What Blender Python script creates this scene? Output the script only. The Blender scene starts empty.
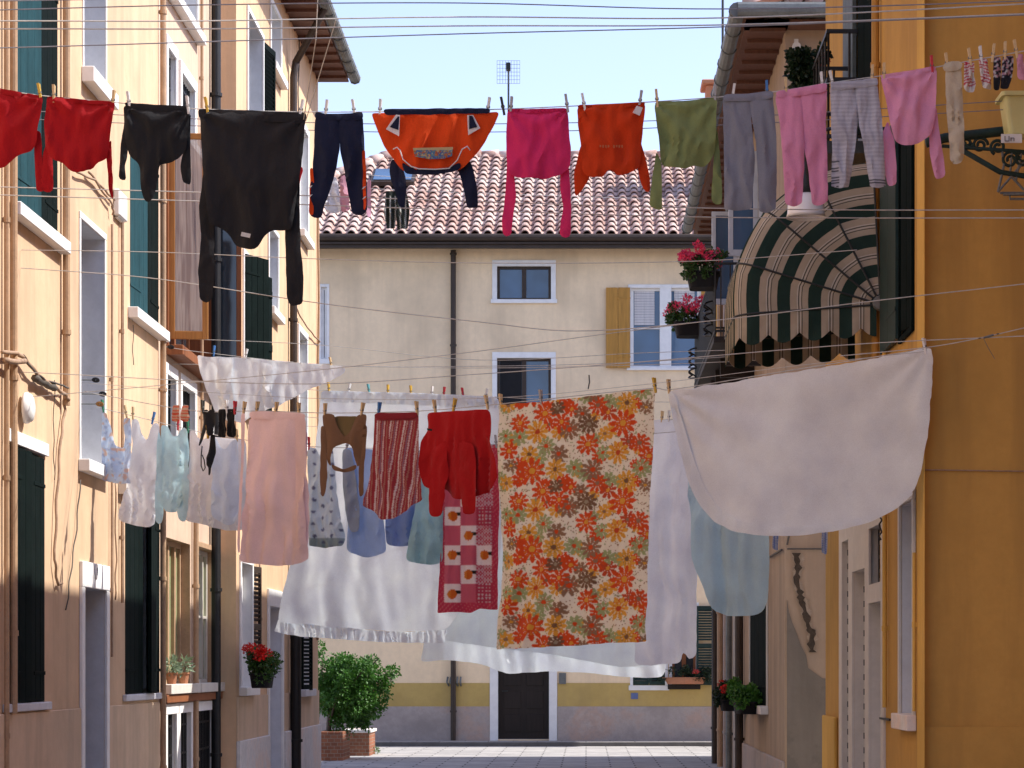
import bpy, bmesh, math, random
import numpy as np
from mathutils import Vector, Matrix, noise
from mathutils.geometry import delaunay_2d_cdt
R = math.radians
random.seed(7)
C = bpy.context.scene.collection
S = bpy.context.scene

# ---------------------------------------------------------------- camera, sky, sun, exposure
FP, CX, CY, EYE = 2500.0, 586.0, 668.0, 1.6
cam = bpy.data.cameras.new('camera'); camo = bpy.data.objects.new('camera', cam); C.objects.link(camo)
camo.location = (0, 0, EYE); camo.rotation_euler = (R(90), 0, 0)
cam.sensor_width = 36; cam.lens = FP/1024*36
cam.shift_x = (512-CX)/1024; cam.shift_y = (CY-384)/1024
cam.clip_start = .1; cam.clip_end = 2000
S.camera = camo
SUN_EL, SUN_AZ = 48.0, 85.0          # azimuth from +Y towards +X
w = bpy.data.worlds.new('World'); S.world = w; w.use_nodes = True
nt = w.node_tree; nt.nodes.clear()
sky = nt.nodes.new('ShaderNodeTexSky'); sky.sky_type = 'NISHITA'; sky.sun_disc = False
sky.sun_elevation = R(SUN_EL); sky.sun_rotation = R(SUN_AZ)
sky.air_density = 1.0; sky.dust_density = 1.0; sky.ozone_density = 2.0
bg = nt.nodes.new('ShaderNodeBackground'); bg.inputs['Strength'].default_value = .12
wo = nt.nodes.new('ShaderNodeOutputWorld')
hs = nt.nodes.new('ShaderNodeHueSaturation'); hs.inputs['Saturation'].default_value = .82
tn = nt.nodes.new('ShaderNodeMix'); tn.data_type = 'RGBA'; tn.blend_type = 'MULTIPLY'; tn.inputs[0].default_value = 1; tn.inputs[7].default_value = (.95, .92, 1.05, 1)
nt.links.new(sky.outputs[0], hs.inputs['Color']); nt.links.new(hs.outputs[0], tn.inputs[6]); nt.links.new(tn.outputs[2], bg.inputs[0]); nt.links.new(bg.outputs[0], wo.inputs[0])
sd = bpy.data.lights.new('sun', 'SUN'); sd.energy = 2.9; sd.angle = R(.5); sd.color = (1, .95, .87)
so = bpy.data.objects.new('sun', sd); C.objects.link(so)
sv = Vector((math.sin(R(SUN_AZ))*math.cos(R(SUN_EL)), math.cos(R(SUN_AZ))*math.cos(R(SUN_EL)), math.sin(R(SUN_EL))))
so.rotation_euler = sv.to_track_quat('Z', 'Y').to_euler(); so.location = (10, 0, 20)
S.view_settings.view_transform = 'Standard'; S.view_settings.look = 'None'
S.view_settings.gamma = 1; S.view_settings.use_curve_mapping = False
S.view_settings.exposure = 1.32
S.cycles.max_bounces = 8; S.cycles.diffuse_bounces = 5; S.cycles.transparent_max_bounces = 8
S.cycles.sample_clamp_indirect = 6

# ---------------------------------------------------------------- helpers
def tag(o, label, cat=None, group=None, kind=None):
    if label: o['label'] = label
    if cat: o['category'] = cat
    if group: o['group'] = group
    if kind: o['kind'] = kind
    return o

def empty(name, loc, label, cat, group=None):
    o = bpy.data.objects.new(name, None); C.objects.link(o); o.location = loc
    o.empty_display_size = .2
    return tag(o, label, cat, group)

def wloc(o):
    v = Vector((0, 0, 0))
    while o is not None:
        v = v + o.location; o = o.parent
    return v

class MB:
    def __init__(s): s.v = []; s.f = []; s.uv = None; s.col = None
    def add(s, vs, fs):
        b = len(s.v); s.v += [tuple(p) for p in vs]; s.f += [tuple(i+b for i in f) for f in fs]; return s
    def box(s, a, b, fr=None):
        x0, x1 = sorted((a[0], b[0])); y0, y1 = sorted((a[1], b[1])); z0, z1 = sorted((a[2], b[2]))
        vs = [(x, y, z) for x in (x0, x1) for y in (y0, y1) for z in (z0, z1)]
        if fr: vs = [fr(*p) for p in vs]
        return s.add(vs, [(0, 1, 3, 2), (4, 6, 7, 5), (0, 4, 5, 1), (2, 3, 7, 6), (0, 2, 6, 4), (1, 5, 7, 3)])
    def obox(s, o, ex, ey, ez):
        o, ex, ey, ez = Vector(o), Vector(ex), Vector(ey), Vector(ez)
        vs = [o+ex*i+ey*j+ez*k for i in (0, 1) for j in (0, 1) for k in (0, 1)]
        return s.add(vs, [(0, 1, 3, 2), (4, 6, 7, 5), (0, 4, 5, 1), (2, 3, 7, 6), (0, 2, 6, 4), (1, 5, 7, 3)])
    def tube(s, pts, r, n=6, cap=True):
        pts = [Vector(p) for p in pts]; k = len(pts)
        rs = r if isinstance(r, (list, tuple)) else [r]*k
        t0 = (pts[1]-pts[0]).normalized()
        ref = Vector((0, 0, 1)) if abs(t0.z) < .9 else Vector((1, 0, 0))
        nx = t0.cross(ref).normalized(); vs = []; fs = []
        for i, p in enumerate(pts):
            t = (pts[min(i+1, k-1)]-pts[max(i-1, 0)])
            t = t.normalized() if t.length > 1e-9 else t0
            nx = (nx - t*nx.dot(t)); nx = nx.normalized() if nx.length > 1e-6 else t.orthogonal().normalized()
            ny = t.cross(nx)
            for j in range(n):
                a = 2*math.pi*j/n; vs.append(p+(nx*math.cos(a)+ny*math.sin(a))*rs[i])
        for i in range(k-1):
            for j in range(n):
                fs.append((i*n+j, i*n+(j+1) % n, (i+1)*n+(j+1) % n, (i+1)*n+j))
        if cap: fs.append(tuple(range(n-1, -1, -1))); fs.append(tuple(range((k-1)*n, k*n)))
        return s.add(vs, fs)
    def lathe(s, prof, c, n=20, M=None):
        vs = []; fs = []; c = Vector(c)
        for (r, z) in prof:
            for j in range(n):
                a = 2*math.pi*j/n; p = Vector((r*math.cos(a), r*math.sin(a), z))
                if M: p = M @ p
                vs.append(c+p)
        for i in range(len(prof)-1):
            for j in range(n):
                fs.append((i*n+j, i*n+(j+1) % n, (i+1)*n+(j+1) % n, (i+1)*n+j))
        return s.add(vs, fs)
    def poly(s, pts): return s.add(pts, [tuple(range(len(pts)))])

def put(name, mb, mat, parent=None, smooth=False, bevel=0, solid=0, origin=None):
    me = bpy.data.meshes.new(name)
    if parent is not None: off = wloc(parent)
    elif origin is not None: off = Vector(origin)
    else:
        a = np.array(mb.v); off = Vector(((a[:, 0].min()+a[:, 0].max())/2, (a[:, 1].min()+a[:, 1].max())/2, a[:, 2].min()))
    a = np.array(mb.v, dtype=float)-np.array(off)
    me.from_pydata([tuple(p) for p in a], [], mb.f)
    bm = bmesh.new(); bm.from_mesh(me); bmesh.ops.recalc_face_normals(bm, faces=bm.faces); bm.to_mesh(me); bm.free()
    if smooth: me.polygons.foreach_set('use_smooth', [True]*len(me.polygons))
    if mb.uv is not None:
        ul = me.uv_layers.new(name='UVMap'); li = np.empty(len(me.loops), dtype=np.int32); me.loops.foreach_get('vertex_index', li)
        ul.data.foreach_set('uv', np.array(mb.uv, dtype=float)[li].ravel())
    if mb.col is not None:
        ca = me.color_attributes.new('Col', 'FLOAT_COLOR', 'POINT')
        cc = np.ones((len(mb.v), 4)); cc[:, :3] = np.array(mb.col)[:, :3]; ca.data.foreach_set('color', cc.ravel())
    o = bpy.data.objects.new(name, me); C.objects.link(o)
    if parent is not None: o.parent = parent
    else: o.location = off
    if mat: me.materials.append(mat)
    if solid:
        m = o.modifiers.new('solid', 'SOLIDIFY'); m.thickness = solid; m.offset = 0
    if bevel:
        m = o.modifiers.new('bevel', 'BEVEL'); m.width = bevel; m.segments = 1; m.limit_method = 'ANGLE'
    me.update(); return o

def copy_tree(o, parent=None):
    c = o.copy(); C.objects.link(c); c.parent = parent
    for ch in list(KIDS.get(o.name, [])): copy_tree(bpy.data.objects[ch], c)
    return c
KIDS = {}

# pixel of the layout sketch -> metres at depth d ; along a vertical plane ; on a side wall
def P(px, py, d): return Vector(((px-CX)*d/FP, d, EYE+(CY-py)*d/FP))
def side_u(px, X): return X*FP/(px-CX)
def zz(py, d): return EYE+(CY-py)*d/FP

# ---------------------------------------------------------------- materials
def newmat(name):
    m = bpy.data.materials.new(name); m.use_nodes = True; t = m.node_tree; t.nodes.clear()
    o = t.nodes.new('ShaderNodeOutputMaterial'); return m, t, o
def nd(t, typ, **k):
    n = t.nodes.new(typ)
    for a, b in k.items(): setattr(n, a, b)
    return n
def noise_n(t, vec, scale, detail=4, rough=.55):
    n = nd(t, 'ShaderNodeTexNoise'); n.inputs['Scale'].default_value = scale; n.inputs['Detail'].default_value = detail
    n.inputs['Roughness'].default_value = rough; t.links.new(vec, n.inputs['Vector']); return n.outputs['Fac']
def ramp(t, fac, stops, interp='LINEAR'):
    r = nd(t, 'ShaderNodeValToRGB'); r.color_ramp.interpolation = interp; e = r.color_ramp.elements
    while len(e) < len(stops): e.new(.5)
    for i, (p, c) in enumerate(stops): e[i].position = p; e[i].color = (c[0], c[1], c[2], 1)
    t.links.new(fac, r.inputs[0]); return r.outputs[0]
def mix(t, fac, a, b, mode='MIX'):
    m = nd(t, 'ShaderNodeMix', data_type='RGBA', blend_type=mode)
    if isinstance(fac, (int, float)): m.inputs[0].default_value = fac
    else: t.links.new(fac, m.inputs[0])
    for i, v in ((6, a), (7, b)):
        if isinstance(v, (tuple, list)): m.inputs[i].default_value = (v[0], v[1], v[2], 1)
        else: t.links.new(v, m.inputs[i])
    return m.outputs[2]
def mapping(t, src, scale):
    m = nd(t, 'ShaderNodeMapping'); m.inputs['Scale'].default_value = scale; t.links.new(src, m.inputs['Vector']); return m.outputs[0]
def bump(t, h, strength, dist, prev=None):
    b = nd(t, 'ShaderNodeBump'); b.inputs['Strength'].default_value = strength; b.inputs['Distance'].default_value = dist
    t.links.new(h, b.inputs['Height'])
    if prev: t.links.new(prev, b.inputs['Normal'])
    return b.outputs[0]
def principled(t, o, rough=.8, metal=0, spec=.3):
    b = nd(t, 'ShaderNodeBsdfPrincipled'); b.inputs['Roughness'].default_value = rough; b.inputs['Metallic'].default_value = metal
    b.inputs['Specular IOR Level'].default_value = spec; t.links.new(b.outputs[0], o.inputs[0]); return b
def sc(c, k): return tuple(min(1, x*k) for x in c)

def stucco(name, c, stain=.5, dirt=(.25, .2, .15), rough_patch=0, bumpd=.012):
    m, t, o = newmat(name); b = principled(t, o, .92, 0, .15)
    co = nd(t, 'ShaderNodeTexCoord').outputs['Object']
    n1 = noise_n(t, co, .7, 6, .6); n2 = noise_n(t, mapping(t, co, (2.2, 2.2, .22)), 1.6, 5, .6); n3 = noise_n(t, co, 9, 6, .7)
    c1 = ramp(t, n1, [(.3, sc(c, .80)), (.5, c), (.72, sc(c, 1.1))])
    sf = ramp(t, n2, [(.46, (0, 0, 0)), (.68, (stain, stain, stain))])
    c2 = mix(t, sf, c1, mix(t, .55, c1, dirt))
    c3 = mix(t, ramp(t, n3, [(.35, (.35, .35, .35)), (.6, (0, 0, 0))]), c2, sc(c, .82))
    if rough_patch:
        n4 = noise_n(t, co, 1.3, 8, .65)
        c3 = mix(t, ramp(t, n4, [(.52, (0, 0, 0)), (.56, (rough_patch,)*3)]), c3, sc(dirt, 1.1))
    t.links.new(c3, b.inputs['Base Color'])
    nb = bump(t, noise_n(t, co, 60, 3), .25, .004, bump(t, noise_n(t, co, 4, 5), .5, bumpd))
    t.links.new(nb, b.inputs['Normal']); return m
def paint(name, c, rough=.55, var=.15, scale=6, spec=.35, metal=0, bmp=.002, stretch=(1, 1, 1)):
    m, t, o = newmat(name); b = principled(t, o, rough, metal, spec)
    co = mapping(t, nd(t, 'ShaderNodeTexCoord').outputs['Object'], stretch)
    n = noise_n(t, co, scale, 5, .65); n2 = noise_n(t, co, scale*7, 4, .7)
    c1 = ramp(t, n, [(.3, sc(c, 1-var)), (.65, sc(c, 1+var*.5))])
    t.links.new(mix(t, ramp(t, n2, [(.3, (var*2,)*3), (.5, (0, 0, 0))]), c1, sc(c, 1-2*var)), b.inputs['Base Color'])
    t.links.new(bump(t, n2, .6, bmp), b.inputs['Normal']); return m
def wood(name, c, rough=.6):
    m, t, o = newmat(name); b = principled(t, o, rough, 0, .3)
    co = nd(t, 'ShaderNodeTexCoord').outputs['Object']
    n = noise_n(t, mapping(t, co, (30, 30, 2)), 1, 5, .6); n2 = noise_n(t, co, 1.5, 3)
    c1 = ramp(t, n, [(.3, sc(c, .7)), (.6, c), (.8, sc(c, 1.2))])
    t.links.new(mix(t, ramp(t, n2, [(.4, (0, 0, 0)), (.8, (.4,)*3)]), c1, sc(c, .6)), b.inputs['Base Color'])
    t.links.new(bump(t, n, .4, .002), b.inputs['Normal']); return m
def glass(name, c=(.02, .03, .04), rough=.06):
    m, t, o = newmat(name); b = principled(t, o, rough, 0, .8)
    co = nd(t, 'ShaderNodeTexCoord').outputs['Object']
    t.links.new(ramp(t, noise_n(t, co, 1.2, 2), [(.3, sc(c, .7)), (.7, sc(c, 1.4))]), b.inputs['Base Color'])
    t.links.new(bump(t, noise_n(t, co, 1.1, 2), .3, .01), b.inputs['Normal']); return m
def thin_glass(name):
    m, t, o = newmat(name); g = nd(t, 'ShaderNodeBsdfGlossy'); g.inputs['Roughness'].default_value = .15; g.inputs['Color'].default_value = (.8, .8, .8, 1)
    d = nd(t, 'ShaderNodeBsdfDiffuse'); co = nd(t, 'ShaderNodeTexCoord').outputs['Object']
    t.links.new(ramp(t, noise_n(t, mapping(t, co, (7, 7, .3)), 2, 3), [(.35, (.20, .11, .06)), (.5, (.62, .50, .38)), (.6, (.32, .20, .12))]), d.inputs[0])  # brown and cream streaks painted in as reflections on the pane
    tr = nd(t, 'ShaderNodeBsdfTransparent'); a = nd(t, 'ShaderNodeMixShader'); a.inputs[0].default_value = .65; b = nd(t, 'ShaderNodeMixShader'); b.inputs[0].default_value = .07
    t.links.new(tr.outputs[0], a.inputs[1]); t.links.new(d.outputs[0], a.inputs[2]); t.links.new(a.outputs[0], b.inputs[1]); t.links.new(g.outputs[0], b.inputs[2]); t.links.new(b.outputs[0], o.inputs[0]); return m
def stone(name, c, blocks=None):
    m, t, o = newmat(name); b = principled(t, o, .8, 0, .3)
    co = nd(t, 'ShaderNodeTexCoord').outputs['Object']
    n = noise_n(t, co, 1.1, 7, .65); n2 = noise_n(t, co, 14, 5, .7)
    c1 = ramp(t, n, [(.3, sc(c, .72)), (.5, c), (.62, (c[0]*1.1, c[1]*.92, c[2]*.8)), (.75, sc(c, 1.15))])
    t.links.new(mix(t, ramp(t, n2, [(.35, (.5,)*3), (.55, (0, 0, 0))]), c1, sc(c, .75)), b.inputs['Base Color'])
    t.links.new(bump(t, n2, .4, .01), b.inputs['Normal']); return m
def brick(name, c1, c2, mort, scale, w=.5, h=.25, rot=None, ms=.02, bumpd=.01):
    m, t, o = newmat(name); b = principled(t, o, .88, 0, .2)
    co = nd(t, 'ShaderNodeTexCoord').outputs['Object']
    mp = nd(t, 'ShaderNodeMapping'); t.links.new(co, mp.inputs[0])
    if rot: mp.inputs['Rotation'].default_value = rot
    br = nd(t, 'ShaderNodeTexBrick'); t.links.new(mp.outputs[0], br.inputs[0])
    br.inputs['Color1'].default_value = (*c1, 1); br.inputs['Color2'].default_value = (*c2, 1); br.inputs['Mortar'].default_value = (*mort, 1)
    br.inputs['Scale'].default_value = scale; br.inputs['Mortar Size'].default_value = ms
    br.inputs['Brick Width'].default_value = w; br.inputs['Row Height'].default_value = h
    n = noise_n(t, co, 3, 6, .7)
    t.links.new(mix(t, 1, br.outputs[0], ramp(t, n, [(.3, (.72,)*3), (.7, (1.1,)*3)]), 'MULTIPLY'), b.inputs['Base Color'])
    inv = nd(t, 'ShaderNodeMath', operation='SUBTRACT'); inv.inputs[0].default_value = 1; t.links.new(br.outputs['Fac'], inv.inputs[1])
    t.links.new(bump(t, noise_n(t, co, 20, 4), .3, .006, bump(t, inv.outputs[0], .8, bumpd)), b.inputs['Normal']); return m
def fabric(name, c=None, trans=.35, ribs=0, crump=.012, sheen=.15, cscale=9):
    """cloth: diffuse face plus light coming through; c=None takes the printed pattern of the piece"""
    m, t, o = newmat(name)
    b = nd(t, 'ShaderNodeBsdfPrincipled'); b.inputs['Roughness'].default_value = .95; b.inputs['Specular IOR Level'].default_value = .1
    b.inputs['Sheen Weight'].default_value = sheen; tr = nd(t, 'ShaderNodeBsdfTranslucent')
    mx = nd(t, 'ShaderNodeMixShader'); mx.inputs[0].default_value = trans
    t.links.new(b.outputs[0], mx.inputs[1]); t.links.new(tr.outputs[0], mx.inputs[2]); t.links.new(mx.outputs[0], o.inputs[0])
    co = nd(t, 'ShaderNodeTexCoord').outputs['Object']
    if c is None:
        a = nd(t, 'ShaderNodeVertexColor'); a.layer_name = 'Col'; base = a.outputs[0]
    else:
        base = ramp(t, noise_n(t, co, 3, 4), [(.3, sc(c, .9)), (.7, sc(c, 1.06))])
    wv = noise_n(t, co, 160, 2)
    base = mix(t, 1, base, ramp(t, wv, [(.3, (.93,)*3), (.7, (1.04,)*3)]), 'MULTIPLY')
    t.links.new(base, b.inputs['Base Color']); t.links.new(base, tr.inputs[0])
    h = bump(t, noise_n(t, co, cscale, 5, .6), .7, crump)
    h = bump(t, noise_n(t, mapping(t, co, (22, 22, 4)), 1, 3), .5, crump*.6, h)
    h = bump(t, wv, .3, .0015, h)
    if ribs:
        wvn = nd(t, 'ShaderNodeTexWave'); wvn.inputs['Scale'].default_value = ribs; wvn.bands_direction = 'X'
        t.links.new(co, wvn.inputs[0]); h = bump(t, wvn.outputs['Fac'], .3, .002, h)
    t.links.new(h, b.inputs['Normal']); t.links.new(h, tr.inputs['Normal']); return m
def leafmat(name, c, trans=.3):
    m, t, o = newmat(name)
    b = nd(t, 'ShaderNodeBsdfPrincipled'); b.inputs['Roughness'].default_value = .5; tr = nd(t, 'ShaderNodeBsdfTranslucent')
    mx = nd(t, 'ShaderNodeMixShader'); mx.inputs[0].default_value = trans
    t.links.new(b.outputs[0], mx.inputs[1]); t.links.new(tr.outputs[0], mx.inputs[2]); t.links.new(mx.outputs[0], o.inputs[0])
    co = nd(t, 'ShaderNodeTexCoord').outputs['Object']
    cc = ramp(t, noise_n(t, co, 9, 5, .7), [(.3, sc(c, .55)), (.5, c), (.72, (c[0]*1.7, c[1]*1.35, c[2]))])
    t.links.new(cc, b.inputs['Base Color']); t.links.new(cc, tr.inputs[0]); return m

M = dict(
 apricot=stucco('apricot stucco', (.67, .465, .30), .6), pinkish=stucco('pinkish stucco', (.62, .45, .33), .4),
 golden=stucco('golden stucco', (.68, .465, .29), .6), dado=stucco('lower plaster', (.66, .49, .34), .6),
 orange=stucco('orange stucco', (.55, .315, .085), .8, (.30, .17, .06)),
 orange2=stucco('orange trim', (.66, .40, .10), .3, (.3, .16, .05)),
 beige=stucco('worn beige plaster', (.42, .31, .22), .8, (.2, .17, .14), .0),
 grey_plaster=stucco('grey repair plaster', (.20, .17, .14), .8, (.12, .11, .09), .5),
 cream=stucco('cream stucco', (.87, .68, .45), .3), ochre=stucco('ochre band', (.52, .37, .13), .3),
 plinth=stone('weathered stone', (.42, .36, .33)), whitestone=stone('white stone', (.72, .70, .68)),
 white=paint('white paint', (.80, .79, .77), .6, .08), greywhite=paint('grey white paint with reveal shade', (.62, .63, .66), .7, .1),  # grey white also carries the shade of white reveals in its colour
 creampaint=paint('cream paint', (.62, .58, .52), .6, .1),
 teal=paint('faded teal paint', (.018, .060, .072), .85, .25, 5, spec=.1, stretch=(1, 1, .3)), dkgreen=paint('dark green paint', (.004, .009, .008), .85, .3, 5, spec=.06),
 green=paint('green paint', (.012, .034, .028), .6, .3, 5), olive=paint('olive curtain', (.24, .27, .13), .8, .2, 4, stretch=(6, 6, .4)),
 greygreen=paint('grey green paint', (.085, .105, .10), .6, .25, 5),
 black=paint('black iron', (.012, .012, .013), .5, .3, 12), iron=paint('painted iron', (.03, .035, .035), .5, .3, 12),
 dkbrown=paint('dark brown metal', (.045, .03, .022), .5, .25, 6), tan=paint('tan painted pipe', (.42, .27, .16), .6, .2, 6),
 zinc=paint('zinc', (.17, .18, .175), .5, .25, 5, metal=.3),
 timber=wood('orange timber', (.42, .19, .05)), redwood=wood('red brown timber', (.27, .095, .035)), rafter=wood('rafter timber', (.15, .065, .042)),
 yellowwood=wood('yellow timber', (.50, .25, .05)), bark=wood('bark', (.10, .07, .05)), dkwood=wood('dark door timber', (.022, .015, .012)),
 thinglass=thin_glass('thin glass with painted reflections'), glass=glass('window glass'), skyglass=glass('window glass with sky reflection tint', (.04, .09, .17), .04), dark=paint('dark room', (.012, .012, .014), .9, .2),  # blue base colour holds the sky mirrored in the panes
 curtain=paint('net curtain', (.62, .60, .60), .9, .15, 3, stretch=(8, 8, .3)),
 terracotta=stone('terracotta', (.45, .20, .11)), plastic=paint('pale yellow plastic', (.62, .60, .27), .35, .08, 4),
 pvc=paint('white plastic', (.75, .75, .73), .4, .05), enamel=paint('white enamel', (.80, .80, .80), .22, .05, 4, spec=.6),
 cord=paint('pale cord', (.50, .49, .47), .7, .2, 20), greycord=paint('grey cord', (.22, .22, .25), .7, .2, 20), cable=paint('cable', (.10, .085, .07), .7, .2, 20),
 tancable=paint('tan cable', (.36, .24, .16), .7, .25, 20),
 leaf=leafmat('bush leaves', (.06, .18, .022)), gleaf=leafmat('geranium leaves', (.04, .10, .02)), dleaf=leafmat('dark leaves', (.015, .035, .012), .15),
 pale_leaf=leafmat('pale leaves', (.22, .30, .20)), red_petal=leafmat('red petals', (.62, .02, .015), .3), pink_petal=leafmat('pink petals', (.75, .06, .16), .3), coral_petal=leafmat('coral petals', (.75, .10, .08), .3),
 brickred=brick('planter brick', (.36, .15, .085), (.25, .10, .06), (.35, .29, .23), 4.4, .5, .28, rot=(R(90), 0, 0)),
 paving=brick('street paving', (.46, .44, .42), (.36, .345, .335), (.14, .135, .13), 1, .8, .42, ms=.014),
 sidewalk=brick('pavement slabs', (.36, .34, .32), (.32, .30, .29), (.15, .14, .13), 1, 1.0, .5, ms=.012),
)

# ---------------------------------------------------------------- frames of the walls
def fr_left(X):  return lambda u, v, w: (X+w, u, v)
def fr_right(X): return lambda u, v, w: (X-w, u, v)
def fr_far(Y):   return lambda u, v, w: (u, Y-w, v)

def wall_mesh(fr, u0, u1, v0, v1, ops, depth=5.0, back=.5):
    """front sheet with openings cut out, closed box behind it"""
    us = sorted({u0, u1, *[o[0] for o in ops], *[o[1] for o in ops]}); us = [u for u in us if u0 <= u <= u1]
    vs = sorted({v0, v1, *[o[2] for o in ops], *[o[3] for o in ops]}); vs = [v for v in vs if v0 <= v <= v1]
    mb = MB()
    for a, b in zip(us, us[1:]):
        for c, d in zip(vs, vs[1:]):
            m, n = (a+b)/2, (c+d)/2
            if any(o[0] < m < o[1] and o[2] < n < o[3] for o in ops): continue
            mb.poly([fr(a, c, 0), fr(b, c, 0), fr(b, d, 0), fr(a, d, 0)])
    for q in ([(u0, v0), (u0, v1)], [(u1, v0), (u1, v1)], [(u0, v1), (u1, v1)]):
        (a, b), (c, d) = q
        mb.poly([fr(a, b, 0), fr(c, d, 0), fr(c, d, -back), fr(a, b, -back)])
    mb.box((u0, v0, -back), (u1, v1, -depth), fr)
    return mb

def reveal_mesh(fr, u0, u1, v0, v1, rec):
    mb = MB()
    for (a, b), (c, d) in (((u0, v0), (u1, v0)), ((u1, v0), (u1, v1)), ((u1, v1), (u0, v1)), ((u0, v1), (u0, v0))):
        mb.poly([fr(a, b, 0), fr(c, d, 0), fr(c, d, -rec-.06), fr(a, b, -rec-.06)])
    return mb

def leaf(parent, fr, hu, s, width, v0, v1, ang, mat, w0=.02, planks=5, louvre=False, name='shutter', glassy=None):
    """one shutter or casement leaf hinged at hu, opening by ang degrees from the closed position"""
    a = R(ang); du, dw = math.cos(a)*s, math.sin(a); nu, nw = -math.sin(a)*s, math.cos(a)
    def L(p, v, q): return fr(hu+du*p+nu*q, v, w0+dw*p+nw*q)
    mb = MB(); th = .035
    if glassy:
        b = .06
        for (p0, p1, q0, q1) in ((0, b, v0, v1), (width-b, width, v0, v1), (b, width-b, v0, v0+b*1.4), (b, width-b, v1-b, v1)):
            mb.box((p0, q0, 0), (p1, q1, th), L)
        o = put(name, mb, mat, parent, bevel=.004)
        g = MB().box((b, v0+b*1.4, .012), (width-b, v1-b, .018), L); put('pane', g, glassy, o)
        return o
    if louvre:
        for (p0, p1, q0, q1) in ((0, .05, v0, v1), (width-.05, width, v0, v1), (.05, width-.05, v0, v0+.08), (.05, width-.05, v1-.08, v1), (.05, width-.05, (v0+v1)/2-.04, (v0+v1)/2+.04)):
            mb.box((p0, q0, 0), (p1, q1, th), L)
        z = v0+.1
        while z < v1-.1:
            if abs(z-(v0+v1)/2) > .06:
                vs = [L(.05, z, .03), L(width-.05, z, .03), L(width-.05, z+.035, .006), L(.05, z+.035, .006), L(.05, z+.008, .032), L(width-.05, z+.008, .032), L(width-.05, z+.043, .008), L(.05, z+.043, .008)]
                mb.add(vs, [(0, 1, 2, 3), (7, 6, 5, 4), (0, 4, 5, 1), (2, 6, 7, 3)])
            z += .055
    else:
        n = planks; g = .006; pw = (width-g*(n-1))/n
        for i in range(n): mb.box((i*(pw+g), v0, 0), (i*(pw+g)+pw, v1, th), L)
        for z in (v0+.22, (v0+v1)/2, v1-.22): mb.box((.02, z-.045, -.012), (width-.02, z+.045, -.0005), L)
        for z in (v0+.22, v1-.22): mb.box((-.01, z-.015, th+.0005), (width*.6, z+.015, th+.006), L)
    return put(name, mb, mat, parent, bevel=.003)

def window(parent, fr, u0, u1, v0, v1, rec=.2, sash='white', pane='glass', sur='white', surw=.09, proud=.025, sill='white',
           lights=2, bars=0, shutters=(), grille=None, reveal='white', curtain=None, name='window', sillp=.10, sillh=.09):
    mb = MB(); b = .055; W0 = -rec
    mb.box((u0, v0, W0-.05), (u0+b, v1, W0), fr); mb.box((u1-b, v0, W0-.05), (u1, v1, W0), fr)
    mb.box((u0+b, v0, W0-.05), (u1-b, v0+b, W0), fr); mb.box((u0+b, v1-b, W0-.05), (u1-b, v1, W0), fr)
    for i in range(1, lights):
        m = u0+(u1-u0)*i/lights; mb.box((m-.045, v0+b, W0-.048), (m+.045, v1-b, W0+.008), fr)
    for i in range(1, bars+1):
        z = v0+(v1-v0)*i/(bars+1); mb.box((u0+b, z-.015, W0-.045), (u1-b, z+.015, W0-.002), fr)
    o = put(name, mb, M[sash], parent, bevel=.003)
    p = MB().box((u0, v0, W0-.045), (u1, v1, W0-.034), fr); put('pane', p, M[pane], o)
    if curtain:
        # curtain hangs behind the glass as seen through it: hung just inside the panes
        c = MB(); n = 24
        for i in range(n):
            a0 = u0+b+(u1-u0-2*b)*i/n; a1 = u0+b+(u1-u0-2*b)*(i+1)/n
            c.poly([fr(a0, v0+b, W0-.02+.006*(i % 2)), fr(a1, v0+b, W0-.02+.006*((i+1) % 2)), fr(a1, v1-b, W0-.02+.006*((i+1) % 2)), fr(a0, v1-b, W0-.02+.006*(i % 2))])
        put('curtain', c, M[curtain], o)
    if reveal: put('reveal', reveal_mesh(fr, u0, u1, v0, v1, rec), M[reveal], o)
    if sur:
        s = MB(); e = .001
        s.box((u0-surw, v0, e), (u0, v1, proud), fr); s.box((u1, v0, e), (u1+surw, v1, proud), fr)
        s.box((u0-surw, v1, e), (u1+surw, v1+surw*1.2, proud+.002), fr)
        if not sill: s.box((u0-surw, v0-surw, e), (u1+surw, v0, proud+.002), fr)
        put('surround', s, M[sur], o, bevel=.004)
    if sill:
        s = MB().box((u0-surw-.03, v0-sillh, .0015), (u1+surw+.03, v0+.012, sillp), fr)
        s.box((u0+.002, v0+.001, -rec), (u1-.002, v0+.012, .001), fr)
        put('sill', s, M[sill], o, bevel=.006)
    if grille:
        g = MB(); n = max(3, int((u1-u0)/.11))
        for i in range(n+1):
            a = u0+.03+(u1-u0-.06)*i/n; g.tube([fr(a, v0, grille), fr(a, v1, grille)], .009, 5)
        for k in (0.15, .5, .85): g.box((u0, v0+(v1-v0)*k-.012, grille-.006), (u1, v0+(v1-v0)*k+.012, grille+.006), fr)
        put('grille', g, M['black'], o)
    for sh in shutters:
        leaf(o, fr, **sh)
    return o

# ================================================================ GROUND
g = MB(); g.poly([(-300, -60, 0), (300, -60, 0), (300, 600, 0), (-300, 600, 0)])
tag(put('ground', g, M['paving'], origin=(0, 0, 0)), 'open paved ground around the houses', None, None, 'structure')
g = MB(); g.poly([(-4.3, -20, .004), (2.3, -20, .004), (2.3, 52, .004), (-4.3, 52, .004)])
tag(put('street', g, M['paving'], origin=(0, 0, .004)), 'street of grey stone slabs between the house rows', None, None, 'structure')
g = MB().box((-20, 51.0, .0), (14, 51.99, .09)); tag(put('pavement', g, M['sidewalk'], bevel=.01), 'narrow pavement at the foot of the far house', None, None, 'structure')

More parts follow.
